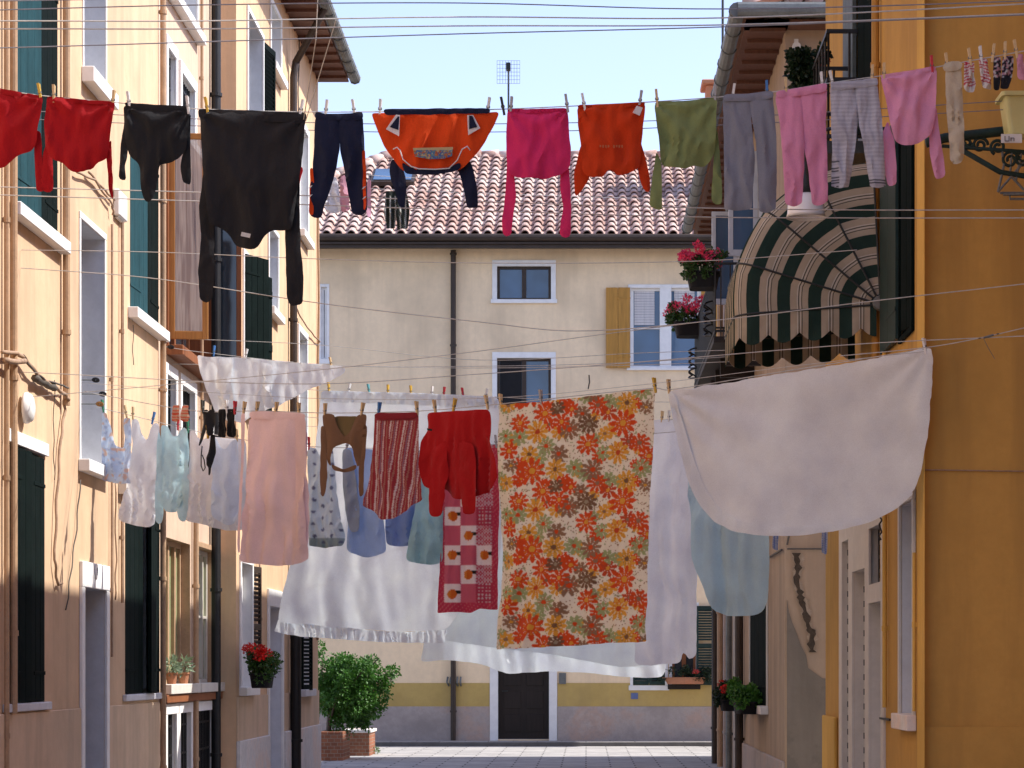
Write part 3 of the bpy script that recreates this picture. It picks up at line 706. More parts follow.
ln = MB().tube([(XO+.0, u17-.012, zz(470, u17)), (3.2, u17-.02, zz(472, u17)), (9, u17-.012, zz(474, u17))], .005, 5); put('cable', ln, M['tancable'], hO)
# small balcony above
bl = MB().box((20.2, 5.76, .001), (21.5, 5.86, .36), O); bo = put('balcony', bl, M['iron'], hO)
rl = MB(); ZB, ZT = 5.86, 6.75
for (a, b) in (((20.22, .0), (20.22, .34)), ((20.22, .34), (21.48, .34)), ((21.48, .34), (21.48, .0))):
    for z in (ZT, ZB+.5, ZB+.04): rl.obox(Vector(O(a[0], z, a[1]))-Vector((.015, .015, .015)), Vector(O(b[0], z, b[1]))-Vector(O(a[0], z, a[1]))+Vector((.001, .001, 0)), (.03, 0, 0) if abs(a[0]-b[0]) > .1 else (0, .03, 0), (0, 0, .03))
    for i in range(6 if abs(a[0]-b[0]) > .5 else 3):
        n = 5 if abs(a[0]-b[0]) > .5 else 2; tt = i/n
        p = O(a[0]+(b[0]-a[0])*tt, 0, a[1]+(b[1]-a[1])*tt); rl.tube([(p[0], p[1], ZB), (p[0], p[1], ZT)], .011, 6)
put('railing', rl, M['black'], bo)

# near house on the right: its wall carries the iron bracket and the line ends, just outside the picture
hN = empty('terraced_house', (6, 8, 0), 'orange house nearest the viewer on the right carrying the scrolled iron bracket', 'house', 'houses along the right side')
put('wall', MB().box((3.35, -6, 0), (9, u17-.05, 8.9)), M['orange'], hN)
put('roof', MB().box((2.85, -6.2, 8.9), (9, u17-.45, 9.05)), M['terracotta'], hN)

# ---- worn beige house behind it
XG = 2.23; G = fr_right(XG); YG = 28.0; GF = fr_far(YG)
def gu(px): return side_u(px, XG)
hG = empty('terraced_house', (5, 34, 0), 'worn beige plaster house with a long crack and flower balcony', 'house', 'houses along the right side')
G1 = (gu(768), gu(751), 1.12, 2.95); G2 = (gu(742), gu(736), .1, 2.9); G3 = (31.3, 32.3, 6.9, 8.3); G4 = (35.6, 36.6, 6.9, 8.3); G5 = (33.3, 34.2, 5.8, 7.8)
put('wall', wall_mesh(G, YG, 42.4, 0, 8.75, [G1, G2, G3, G4, G5], depth=5), M['beige'], hG)
fw = MB(); fw.poly([(XG, YG-.001, 0), (XG+5, YG-.001, 0), (XG+5, YG-.001, 9.6), (XG+.9, YG-.001, 9.6), (XG, YG-.001, 8.75)])
put('wall', fw, M['beige'], hG)
put('wall', MB().box((XG+1.2, 42.4, 0), (XG+9, 45.4, 8.9)), M['beige'], hG)  # unseen rear wing, added to shade the street in front of the sunlit strip
# repaired lower patch with a broken edge, and the crack
def gp(px, py, w): d = YG; return (P(px, py, d).x, YG-w, P(px, py, d).z)
edge = [(787, 600), (789, 612), (792, 622), (797, 634), (801, 646), (806, 655), (808, 668), (815, 673), (822, 678), (835, 680)]
pa = MB(); nn = len(edge)
vs = [gp(a, b, .008) for a, b in edge]+[gp(a, 790, .008) for a, b in edge]
pa.add(vs, [(i, i+1, nn+i+1, nn+i) for i in range(nn-1)]); put('repair_patch', pa, M['grey_plaster'], hG, solid=.01)
rr = random.Random(5)
cl = [(796, 553), (798, 568), (796, 580), (800, 592), (802, 603), (806, 614), (808, 626), (813, 634), (811, 644), (813, 655)]
def ragged(cl, wd, w, mat, nm):
    L_, R_ = [], []
    for i in range(len(cl)-1):
        for k in range(4):
            t = k/4; x = cl[i][0]*(1-t)+cl[i+1][0]*t; y = cl[i][1]*(1-t)+cl[i+1][1]*t; h = wd*(.5+rr.random())
            L_.append(gp(x-h, y, w)); R_.append(gp(x+h*rr.uniform(.5, 1.2), y, w))
    n = len(L_); mb = MB(); mb.add(L_+R_, [(i, i+1, n+i+1, n+i) for i in range(n-1)]); put(nm, mb, mat, hG, solid=.006)
ragged([(a+1, b) for a, b in cl], 4.6, .010, paint('filler', (.40, .31, .23), .9, .3, 14), 'crack_filler'); ragged(cl, 3.0, .016, paint('crack', (.07, .05, .035), .95, .4, 20), 'crack')
wl = MB().tube([gp(787, 549, .03), gp(824, 549, .03)], .010, 5); wl.tube([G(YG+.1, 2.93, .03), G(gu(771), 2.93, .03)], .014, 5)
wl.tube([gp(787, 545, .03), gp(789, 535, .03), gp(787, 525, .03)], .012, 5); put('cable', wl, M['cable'], hG)
vt = MB().tube([gp(796, 48, .0), gp(796, 48, .08)], .05, 10); vt.box(gp(794, 60, 0), gp(798, 40, .05)); put('wall_vent', vt, M['creampaint'], hG)
window(hG, G, *G1, rec=.10, sash='dkgreen', sur='creampaint', surw=.05, sill='whitestone', reveal='creampaint', shutters=two_leaves(G1, 'dkgreen', 'dkgreen', 4, 0, -.03))
door(hG, G, G2, .15, M['dkgreen'], sur='creampaint')
for q in (G3, G4): window(hG, G, *q, rec=.1, sash='greywhite', sur='creampaint', surw=.06, shutters=[dict(hu=q[1], s=-1, width=.38, v0=q[2]+.02, v1=q[3]-.02, ang=86, mat=M['greywhite'], w0=.01, name='casement', glassy=M['skyglass'])])
window(hG, G, *G5, rec=.1, sash='dkgreen', sur='creampaint', surw=.06, sill=None)
for px, r, mt in ((744.5, .06, 'dkbrown'), (733, .05, 'zinc'), (729, .04, 'plinth'), (724, .05, 'tan'), (719.5, .06, 'dkbrown')): pipe(hG, G, gu(px), 0, 8.7 if r < .06 else 5.4, r, mat=mt, name='downpipe', n=10)
pz = MB().box((YG+.001, 0, .001), (G2[0]-.13, .55, .04), G); put('plinth', pz, M['plinth'], hG, bevel=.008)
# roof with clay edge tiles, soffit and gutter
ze = 8.78
rf = MB(); e0, e1 = YG-.42, 41.2
rf.add([G(e0, ze+.12, .5), G(e1, ze+.12, .5), G(e1, ze+2.0, -5), G(e0, ze+2.0, -5), G(e0, ze+.04, .5), G(e1, ze+.04, .5), G(e1, ze+1.9, -5), G(e0, ze+1.9, -5)],
       [(0, 1, 2, 3), (7, 6, 5, 4), (0, 4, 5, 1), (1, 5, 6, 2), (2, 6, 7, 3), (3, 7, 4, 0)])
rG = put('roof', rf, M['terracotta'], hG)
so2 = MB().box((e0+.05, ze-.04, -.02), (e1-.05, ze-.01, .46), G); so2.box((e0+.05, ze-.04, -5), (YG-.01, ze-.01, .46), G)
u = e0+.3
while u < e1: so2.box((u, ze-.08, .002), (u+.07, ze-.041, .40), G); u += .5
put('eaves', so2, M['rafter'], rG)
gt = MB().tube([G(e0-.05, ze+.07, .56), G(e1, ze+.07, .56)], .085, 12)
u = e0
while u < e1: gt.tube([G(u, ze+.07, .56), G(u+.03, ze+.07, .56)], .097, 12); u += .8
gt.tube([G(e0-.05, ze+.07, .56), G(e0-.05, ze+.07, -4)], .085, 12)
put('gutter', gt, M['zinc'], rG, smooth=False)
tt = MB(); v = .4
while v > -4:
    for r in range(4):
        tt.tube([G(e0+.02+r*.34, ze+.20+.02*r+max(0, -v)*.0, v), G(e0+.42+r*.34, ze+.18+.02*r, v)], [.105, .09], 8)
    v -= .23
put('edge_tiles', tt, M['tile'], rG, smooth=True)
# long balcony with iron rails
bl = MB().box((31.5, 5.70, .001), (37.5, 5.78, .62), G); bo = put('balcony', bl, M['dkwood'], hG)
rl = MB()
for z in (6.70, 5.85): rl.box((31.52, z-.015, .58), (37.48, z+.015, .61), G)
for uu in (31.52, 37.48):
    for z in (6.70, 5.85): rl.box((uu-.012, z-.014, .0), (uu+.012, z+.014, .58), G)
    for k in range(5): rl.tube([G(uu, 5.78, .05+.12*k), G(uu, 6.7, .05+.12*k)], .009, 5)
for k in range(40):
    uu = 31.6+k*.15; rl.tube([G(uu, 5.78, .595), G(uu, 6.7, .595)], .009, 5)
put('railing', rl, M['black'], bo)
for uu in (32.2, 36.9):
    s_ = MB()
    for k in range(3):
        cxx = .7; pts = [G(uu+.2*math.cos(a*math.pi/8), 5.95+.15*k+.07*math.sin(a*math.pi/8), .66+.05*math.sin(a)) for a in range(17)]; s_.tube(pts, .012, 5)
    put('flower_holder', s_, M['black'], bo)
bd = MB()
for k in range(5): put('bracket', MB().box((31.8+1.3*k, 5.45, .001), (31.9+1.3*k, 5.699, .45), G), M['dkwood'], bo)
ms = MB().tube([(2.22, 40.6, 6.5), (2.22, 40.6, 13.2)], .022, 6); tag(put('antenna_mast', ms, M['iron']), 'tall thin metal mast rising beside the right eaves into the sky', 'mast')
ms = MB().tube([(3.2, 29.0, 10.4), (3.2, 29.0, 10.5)], .02, 6)

# ================================================================ AWNING
aw = empty('window_awning', (2.29, 19.4, 4.47), 'green and cream striped round awning with scalloped edge on the orange wall', 'awning')
hz, RR, W_ = 4.47, 1.13, 1.55
def bow(phi, Rb):
    """points along one U-shaped bow with the running cloth length"""
    pts = []; c = .16; N = 30
    s = 0; raw = [(r, 0) for r in np.linspace(0.03, Rb-c, N)]
    raw += [(Rb-c+c*math.sin(a), c-c*math.cos(a)) for a in np.linspace(0, math.pi/2, 8)[1:]]
    raw += [(Rb, y) for y in np.linspace(c, W_-c, 14)[1:]]
    raw += [(Rb-c+c*math.cos(a), W_-c+c*math.sin(a)) for a in np.linspace(0, math.pi/2, 8)[1:]]
    raw += [(r, W_) for r in np.linspace(Rb-c, .03, N)[1:]]
    out = []
    for i, (r, y) in enumerate(raw):
        if i: s += math.dist(raw[i-1], raw[i])
        out.append((Vector((2.285-r*math.cos(R(phi)), 19.4+y, hz-.05+r*math.sin(R(phi)))), s))
    return out
phis = [-4, 17, 40, 63, 87]; bows = [bow(p, RR*k) for p, k in zip(phis, (1.0, 1.02, 1.03, 1.02, 1.0))]
cm = MB(); cm.uv = []; nb = len(bows[0]); sub = 5; grid = []
for i in range(len(bows)-1):
    for k in range(sub+(1 if i == len(bows)-2 else 0)):
        t = k/sub; sag = math.sin(t*math.pi)*.018
        row = []
        for (a, s), (b, s2) in zip(bows[i], bows[i+1]):
            p = a*(1-t)+b*t; c0 = Vector((2.285, p.y, hz-.05)); ra = ((a-c0).length*(1-t)+(b-c0).length*t); q_ = p-c0; ln = max(1e-6, q_.length); p = c0+q_*((ln*.25+ra*.75)/ln); p.y += sag*.4
            row.append((p, s))
        grid.append(row)
for row in grid:
    for p, s in row: cm.v.append(tuple(p)); cm.uv.append((s/.24, 0))
cm.f = [(i*nb+j, i*nb+j+1, (i+1)*nb+j+1, (i+1)*nb+j) for i in range(len(grid)-1) for j in range(nb-1)]
m, t, o = newmat('striped canvas'); uvn = nd(t, 'ShaderNodeUVMap'); sp = nd(t, 'ShaderNodeSeparateXYZ'); t.links.new(uvn.outputs[0], sp.inputs[0])
fr_ = nd(t, 'ShaderNodeMath', operation='FRACT'); t.links.new(sp.outputs[0], fr_.inputs[0])
crm, grn, dk, wh = (.56, .48, .37), (.035, .065, .055), (.05, .065, .065), (.76, .74, .68)
col = ramp(t, fr_.outputs[0], [(0, grn), (.21, crm), (.40, dk), (.425, crm), (.45, wh), (.475, crm), (.50, dk), (.525, crm), (.545, wh), (.57, crm), (.79, grn)], 'CONSTANT')
co = nd(t, 'ShaderNodeTexCoord').outputs['Object']
col = mix(t, 1, col, ramp(t, noise_n(t, co, 4, 5, .65), [(.3, (.8,)*3), (.7, (1.05,)*3)]), 'MULTIPLY')
b1 = nd(t, 'ShaderNodeBsdfDiffuse'); b2 = nd(t, 'ShaderNodeBsdfTranslucent'); mx = nd(t, 'ShaderNodeMixShader'); mx.inputs[0].default_value = .3
for q in (b1, b2): t.links.new(col, q.inputs[0])
t.links.new(b1.outputs[0], mx.inputs[1]); t.links.new(b2.outputs[0], mx.inputs[2]); t.links.new(mx.outputs[0], o.inputs[0]); M['canvas'] = m
put('canopy', cm, m, aw, solid=.003)
vl = MB(); vl.uv = []; b0 = bow(-4, RR); fine = []
for i in range(len(b0)-1):
    n = max(1, int((b0[i+1][1]-b0[i][1])/.012))
    for k in range(n):
        t_ = k/n; fine.append((b0[i][0]*(1-t_)+b0[i+1][0]*t_, b0[i][1]*(1-t_)+b0[i+1][1]*t_))
fine.append(b0[-1])
for p, s in fine:
    drop = .17+.075*abs(math.sin(math.pi*(s/.24-.5+.0)))
    vl.v += [tuple(p), (p.x, p.y+.006*math.sin(s*30), p.z-drop/2), (p.x, p.y+.012*math.sin(s*26), p.z-drop)]; vl.uv += [(s/.24, 0)]*3
vl.f = [(3*i+k, 3*i+3+k, 3*i+4+k, 3*i+1+k) for i in range(len(fine)-1) for k in (0, 1)]
put('valance', vl, m, aw, solid=.003)
for bw in bows: put('bow', MB().tube([p+Vector((0, -.004, 0)) if k < 31 else p for k, (p, s) in enumerate(bw)], .009, 6), M['iron'], aw, smooth=True)
put('bracket', MB().lathe([(0, .03), (.05, .03), (.06, .01), (.06, -.02), (0, -.02)], (2.28, 19.38, hz-.04), 12, Matrix.Rotation(R(90), 3, 'X')), M['zinc'], aw)

# ================================================================ STREET LAMP over the street
d_ = 18.6; lx = P(806, 210, d_).x
la = empty('street_lamp', (lx, d_, P(0, 218, d_).z), 'white enamel lamp shade hanging in front of the striped awning', 'lamp')
zb = P(0, 218, d_).z
put('lamp_shade', MB().lathe([(.03, .19), (.07, .18), (.12, .15), (.135, .10), (.14, .03), (.15, 0), (.147, .003), (.13, .04), (.1, .13)], (lx, d_, zb), 28), M['enamel'], la, smooth=True)
put('lamp_neck', MB().lathe([(.02, .42), (.035, .40), (.035, .33), (.05, .30), (.06, .24), (.075, .19), (.03, .185)], (lx-.01, d_, zb), 16), M['iron'], la, smooth=True)
put('bulb', MB().lathe([(0, .03), (.03, .04), (.045, .07), (.04, .11), (.02, .15)], (lx, d_, zb), 14), M['pvc'], la, smooth=True)
put('hanger', MB().tube([(lx-.01, d_, zb+.42), (lx-.01, d_, zb+.62), (lx+.25, d_, zb+.68), (2.31, d_, zb+.66)], .014, 8), M['iron'], la)

# ================================================================ IRON BRACKET with tub
d_ = 16.2
br = empty('wall_bracket', (3.36, d_, P(0, 150, d_).z), 'dark green scrolled iron bracket reaching in from the right edge', 'bracket')
mb = MB()
def T(pts, r, n=8): mb.tube([P(a, b, d_) for a, b in pts], r, n)
T([(926, 143), (945, 138), (1005, 131), (1110, 122)], .032, 10)
T([(960, 149), (1000, 172), (1024, 176), (1100, 180)], .018); T([(942, 146), (1030, 152), (1110, 150)], .012)
put('arm', mb, M['green'], br, smooth=True)
mb = MB()
def scroll(cx, cy, r, s=1, turns=1.6, start=0):
    pts = []
    for k in range(26):
        a = start+s*k/25*turns*2*math.pi; q = r*(1-.75*k/25); pts.append((cx+q*math.cos(a), cy+q*math.sin(a)))
    T(pts, .011, 6)
scroll(967, 143, 6, 1); scroll(980, 145, 8, -1); scroll(998, 147, 8, 1, start=2); scroll(1010, 160, 9, -1); scroll(1022, 158, 8, 1); scroll(1035, 150, 10, -1)
put('scrollwork', mb, M['green'], br, smooth=True)
mb = MB()
for a in ([(1002, 150), (1004, 165), (998, 192)], [(998, 192), (1024, 162), (1040, 140)], [(1012, 150), (1010, 175), (1024, 190)], [(1000, 193), (1050, 193)], [(1010, 193), (1010, 199), (1024, 199)], [(1022, 150), (1016, 180)]): T(a, .009, 6)
mb.box(P(1003, 196, d_+.02), P(1045, 193, d_-.02))
put('drying_frame', mb, M['zinc'], br)
tb = empty('tub', P(1020, 138, 16.0), 'pale yellow plastic tub standing on the iron bracket', 'tub')
cx_, cy_, cz_ = P(1023, 0, 16.0).x, 16.0, P(0, 137, 16.0).z
def rrect(w, h, r, z, n=5):
    pts = []
    for (sx, sy, a0) in ((1, 1, 0), (-1, 1, 90), (-1, -1, 180), (1, -1, 270)):
        for k in range(n): a = R(a0+90*k/(n-1)); pts.append((cx_+sx*(w-r)+r*math.cos(a), cy_+sy*(h-r)+r*math.sin(a), z))
    return pts
rings = [rrect(.105, .10, .03, cz_), rrect(.135, .125, .03, cz_+.235), rrect(.158, .148, .03, cz_+.236), rrect(.16, .15, .03, cz_+.262), rrect(.128, .118, .03, cz_+.262), rrect(.1, .095, .03, cz_+.01)]
mb = MB(); n = len(rings[0])
for rg in rings: mb.v += rg
mb.f = [(i*n+j, i*n+(j+1) % n, (i+1)*n+(j+1) % n, (i+1)*n+j) for i in range(5) for j in range(n)]+[tuple(range(n)), tuple(range(5*n, 6*n))]
put('bucket', mb, M['plastic'], tb)
mb = MB().box(P(1001, 143, 15.9), P(1022, 134, 15.89)); lbp = put('name_tag', mb, M['pvc'], tb)
ft = MB()
for (a, b) in (((1005, 136), (1005, 141)), ((1005, 141), (1009, 141)), ((1009, 141), (1009, 136)), ((1011, 141), (1011, 137.5)), ((1011, 138), (1014, 138)), ((1014, 138), (1014, 141))): ft.tube([P(*a, 15.882), P(*b, 15.882)], .0035, 4)
put('lettering', ft, M['greycord'], tb)

# ================================================================ PLANTS
def leaves(clumps, per, size, seed=1, aspect=.55, droop=.2, shell=.55):
    rn = random.Random(seed); mb = MB()
    for (c, r) in clumps:
        c = Vector(c); r = Vector(r) if hasattr(r, '__len__') else Vector((r, r, r))
        for _ in range(per):
            d = Vector((rn.gauss(0, 1), rn.gauss(0, 1), rn.gauss(0, 1))).normalized(); q = rn.uniform(shell, 1.05)
            p = c+Vector((d.x*r.x, d.y*r.y, d.z*r.z))*q
            out = (d+Vector((rn.gauss(0, .6), rn.gauss(0, .6), rn.gauss(-droop, .6)))).normalized()
            sd_ = out.cross(Vector((rn.gauss(0, 1), rn.gauss(0, 1), rn.gauss(0, 1)))).normalized(); up = out.cross(sd_)
            l = size*rn.uniform(.65, 1.25); w_ = l*aspect*.5
            mb.add([p, p+out*l*.5+sd_*w_+up*l*.08, p+out*l, p+out*l*.5-sd_*w_+up*l*.08], [(0, 1, 2, 3)])
    return mb
# bush beside the planter
bx, by = P(352, 0, 44.0).x, 44.0
bs = empty('bush', (bx, by, .45), 'round bright green leafy bush growing from the brick planter', 'bush')
rn = random.Random(11); cl = []
for i in range(150):
    d = Vector((rn.gauss(0, 1), rn.gauss(0, 1), rn.gauss(0, 1))).normalized(); q = rn.uniform(.2, 1)**.6
    cl.append(((bx+d.x*.60*q+.0, by+d.y*.55*q, 1.18+d.z*.68*q), rn.uniform(.09, .19)))
for i in range(16):
    cl.append(((bx-.48+rn.uniform(-.22, .2), by+rn.uniform(-.3, .3), rn.uniform(1.2, 2.05)), rn.uniform(.1, .18)))
for i in range(6): cl.append(((bx+.62+rn.uniform(-.08, .1), by+rn.uniform(-.2, .2), rn.uniform(1.15, 1.6)), .12))
put('crown', leaves(cl, 120, .058, 2, .6, .1, .3), M['leaf'], bs)
tr = MB().tube([(bx-.42, by, .35), (bx-.40, by, .7), (bx-.25, by, 1.1), (bx, by, 1.4)], [.05, .045, .035, .02], 7)
for k in range(9):
    a = k*2.3; tr.tube([(bx-.38, by, .6+.04*k), (bx-.2+.35*math.cos(a), by+.3*math.sin(a), 1.0+.05*k), (bx+.55*math.cos(a), by+.45*math.sin(a), 1.3+.06*k)], [.025, .018, .008], 5)
put('trunk', tr, M['bark'], bs)
# brick planters
pb = empty('planter', (P(332, 0, 43.3).x, 43.3, 0), 'dark red brick planter at the end of the golden house', 'planter')
x0, x1 = P(319, 0, 43.3).x, P(344, 0, 43.3).x
q = MB(); q.box((x0, 43.1, 0), (x1, 43.3, .5)); q.box((x0, 43.3, 0), (x0+.1, 44.3, .5)); q.box((x1-.1, 43.3, 0), (x1, 44.3, .5)); q.box((x0, 44.3, 0), (x1, 44.4, .5))
put('wall', q, M['brickred'], pb, bevel=.006)
put('soil', MB().box((x0+.1, 43.3, .1), (x1-.1, 44.3, .44)), M['bark'], pb)
x0, x1 = P(343, 0, 45.5).x, P(370, 0, 45.5).x
pb = empty('planter', ((x0+x1)/2, 45.5, 0), 'sunlit brick planter with a pale stone rim under the bush', 'planter')
q = MB(); q.box((x0, 45.4, 0), (x1, 45.55, .42)); q.box((x0, 45.55, 0), (x0+.1, 46.5, .42)); q.box((x1-.1, 45.55, 0), (x1, 46.5, .42)); q.box((x0, 46.5, 0), (x1, 46.6, .42))
put('wall', q, M['brickred'], pb, bevel=.006)
q = MB(); q.box((x0-.03, 45.37, .421), (x1+.03, 45.58, .48)); q.box((x0-.03, 45.58, .421), (x0+.13, 46.47, .48)); q.box((x1-.13, 45.58, .421), (x1+.03, 46.47, .48)); q.box((x0-.03, 46.47, .421), (x1+.03, 46.63, .48))
put('rim', q, M['whitestone'], pb, bevel=.01); put('soil', MB().box((x0+.1, 45.55, .1), (x1-.1, 46.5, .40)), M['bark'], pb)
sw = leaves([((P(372, 0, 46).x+.0, 46.4, .05), (.10, .2, .1))], 120, .06, 5, .3); tag(put('weeds', sw, M['leaf']), 'tuft of weeds at the foot of the sunlit planter', 'weeds')

def flower_pot(name, label, cat, c, wx, wy, h, petal, nfl, seed, spread=1.0, leafm='gleaf', group=None, potmat='dark', fl=.028, dens=70, up=.22):
    """trough or pot with leaves and flower heads; c = centre of the pot's foot"""
    cx, cy, cz = c; rn = random.Random(seed)
    root = empty(name, c, label, cat, group)
    mb = MB(); n = 14
    prof = [(.82, 0), (1.0, h), (1.06, h), (1.06, h*.88), (.93, h*.95), (.9, h*.7)]
    vs = []
    for (s, z) in prof:
        for j in range(n*2):
            a = 2*math.pi*j/(2*n); ca, sa = math.cos(a), math.sin(a); e = .45
            vs.append((cx+s*wx/2*math.copysign(abs(ca)**e, ca), cy+s*wy/2*math.copysign(abs(sa)**e, sa), cz+z))
    N = 2*n; fs = [(i*N+j, i*N+(j+1) % N, (i+1)*N+(j+1) % N, (i+1)*N+j) for i in range(len(prof)-1) for j in range(N)]+[tuple(range(N)), tuple(range(5*N, 6*N))]
    mb.add(vs, fs); put('pot', mb, M[potmat], root)
    cl = []
    for i in range(int(10+12*spread)):
        cl.append(((cx+rn.uniform(-.5, .5)*wx*1.15*spread, cy+rn.uniform(-.5, .5)*wy*1.15, cz+h+rn.uniform(-.05, up)), rn.uniform(.05, .09)))
    put('foliage', leaves(cl, dens, .045, seed, .8, .1, .3), M[leafm], root)
    st = MB()
    for i in range(nfl):
        fx_, fy_, fz_ = cx+rn.uniform(-.55, .55)*wx*1.15*spread, cy+rn.uniform(-.6, .6)*wy*1.2, cz+h+up+rn.uniform(-.1, .09)
        st.tube([(cx+(fx_-cx)*.4, cy, cz+h), ((fx_+cx)/2, (fy_+cy)/2, cz+h+up*.6), (fx_, fy_, fz_)], .004, 4)
        fm = leaves([((fx_, fy_, fz_), (.065, .065, .05))], 80, fl*1.15, seed*31+i, .9, 0, .4); put('flower_head', fm, M[petal], root)
    if nfl: put('stems', st, M['gleaf'], root)
    return root
gC = side_u(252, -3.9)
flower_pot('flower_box', 'window box of bright red geraniums on the left wall', 'flower box', (P(262, 0, gC).x, gC, P(0, 688, gC).z), .26, .5, .17, 'red_petal', 17, 3, up=.22, dens=60)
# small succulents on the olive window's sill
for k, (px, lab) in enumerate(((172, 'small terracotta pot with a pale rosette, nearer one on the sill of the curtained window'), (184, 'small terracotta pot with a pale rosette, farther one on the sill of the curtained window'))):
    d = side_u(px, XB+.05); c = (XB+.045, d, 1.434)
    root = empty('potted_plant', c, lab, 'plant', 'pots on the curtained window sill')
    put('pot', MB().lathe([(0, 0), (.045, 0), (.06, .10), (.068, .10), (.068, .12), (.055, .12), (.05, .1), (0, .1)], c, 12), M['terracotta'], root)
    put('foliage', leaves([((c[0], c[1], c[2]+.19), (.07, .1, .07))], 90, .08, 20+k, .35), M['pale_leaf'], root)
flower_pot('flower_box', 'box of pink geraniums nearer end of the iron balcony, higher in view', 'flower box', (1.50, 32.0, 6.45), .42, .5, .2, 'pink_petal', 18, 7, 1.0, group='geranium boxes on the balcony', up=.24)
flower_pot('flower_box', 'box of pink geraniums farther end of the iron balcony, lower in view', 'flower box', (1.50, 36.4, 6.42), .44, .5, .2, 'pink_petal', 18, 8, 1.1, group='geranium boxes on the balcony', up=.24)
dpl = side_u(755, 2.0)
flower_pot('flower_box', 'green trailing plants in a box below the shuttered window at right', 'flower box', (2.03, 31.8, 1.02), .3, 1.3, .16, 'coral_petal', 0, 9, 1.0, 'leaf', up=.24, dens=110)
flower_pot('flower_box', 'small box with one red bloom beside the rusty pipes', 'flower box', (2.0, 35.0, 1.0), .25, .6, .16, 'red_petal', 3, 12, 1.0, 'dleaf', up=.25)
flower_pot('potted_plant', 'dark bushy pot plant hanging on the small iron balcony', 'plant', (1.93, 21.75, 6.42), .22, .22, .2, 'red_petal', 1, 14, 1.0, 'dleaf', up=.32, dens=150)
flower_pot('flower_box', 'window box with dark plants behind the sheets on the far house', 'flower box', (fx(685), 51.85, F6[2]+.02), .9, .16, .14, 'coral_petal', 2, 15, 1, 'dleaf', up=.2, potmat='terracotta')
c = (XC+.05, cu(232)-.05, 7.0)
tf = flower_pot('potted_plant', 'little green plant peeping over the big black jumper', 'plant', (XC+.05, cu(238), 7.62), .14, .2, .14, 'red_petal', 0, 16, 1, 'leaf', up=.1, dens=50)
put('shelf', MB().box((XC-.0, cu(238)-.14, 7.58), (XC+.16, cu(238)+.14, 7.618)), M['zinc'], tf)
d = side_u(100, XL-.05)
c = (XL-.06, d, 3.373)
root = empty('carton', c, 'small green and white carton on the pale window sill', 'carton')
put('carton_body', MB().box((c[0]-.04, d-.04, c[2]), (c[0]+.03, d+.04, c[2]+.15)), M['pvc'], root, bevel=.004)
put('printed_front', MB().box((c[0]-.035, d-.043, c[2]+.05), (c[0]+.025, d-.0405, c[2]+.14)), paint('green print', (.1, .4, .2)), root)

# ================================================================ LAUNDRY
class Plane:
    """upright plane through a washing line: A, B are ground points (x, y)"""
    def __init__(s, A, B):
        s.A = A; s.B = B; dx, dy = B[0]-A[0], B[1]-A[1]; l = math.hypot(dx, dy); s.d = (dx/l, dy/l); s.n = Vector((s.d[1], -s.d[0], 0))
    def pt(s, px, py, off=0.0):
        a = (px-CX)/FP; k = (a*s.A[1]-s.A[0])/(s.d[0]-a*s.d[1]); X, Y = s.A[0]+k*s.d[0], s.A[1]+k*s.d[1]
        return Vector((X, Y, EYE+(CY-py)*Y/FP))+s.n*off
    def arr(s, q):
        a = (q[:, 0]-CX)/FP; k = (a*s.A[1]-s.A[0])/(s.d[0]-a*s.d[1]); X = s.A[0]+k*s.d[0]; Y = s.A[1]+k*s.d[1]
        return np.stack([X, Y, EYE+(CY-q[:, 1])*Y/FP], 1), Y/FP
PA = Plane((-4.6, 15.7), (3.35, 15.3)); PB = Plane((-4.3, 21.4), (2.3, 16.9)); PC = Plane((-4.3, 21.9), (2.3, 21.0))
PD = Plane((-4.3, 26), (2.3, 23.6)); PE = Plane((-4.1, 29.0), (2.3, 23.9)); PF = Plane((-4.3, 25.6), (2.3, 24.0)); PG = Plane((-4.1, 33), (2.23, 33))
PT = Plane((-4.3, 13.6), (3.4, 13.2)); PM = Plane((-4.3, 19.0), (2.9, 16.4)); PS = Plane((-4.3, 17), (3.4, 15.9))

def noise_fold(q, wl, seed, aniso=4.0, warp=.35):
    out = np.empty(len(q))
    for i, (x, y) in enumerate(q):
        wq = warp*noise.noise(Vector((x/wl*.4, y/wl*.35, seed+9.1)))*2
        a = noise.noise(Vector((x/wl+wq, y/(wl*aniso), seed))); b = noise.noise(Vector((x/wl*2.3+wq, y/(wl*aniso*.8), seed+31)))
        out[i] = (1-2.6*abs(a))*.75+b*.55
    return out
def inside(pts, poly):
    x, y = pts[:, 0], pts[:, 1]; r = np.zeros(len(pts), bool); n = len(poly)
    for i in range(n):
        x1, y1 = poly[i]; x2, y2 = poly[(i+1) % n]
        if y1 == y2: continue
        r ^= ((y1 > y) != (y2 > y)) & (x < (x2-x1)*(y-y1)/(y2-y1)+x1)
    return r
def edist(pts, poly):
    d = np.full(len(pts), 1e9); n = len(poly)
    for i in range(n):
        a, b = poly[i], poly[(i+1) % n]; ab = b-a; L2 = (ab**2).sum()+1e-9
        t = np.clip(((pts-a)@ab)/L2, 0, 1); d = np.minimum(d, np.hypot(*(pts-(a+t[:, None]*ab)).T))
    return d
SEED = [0]
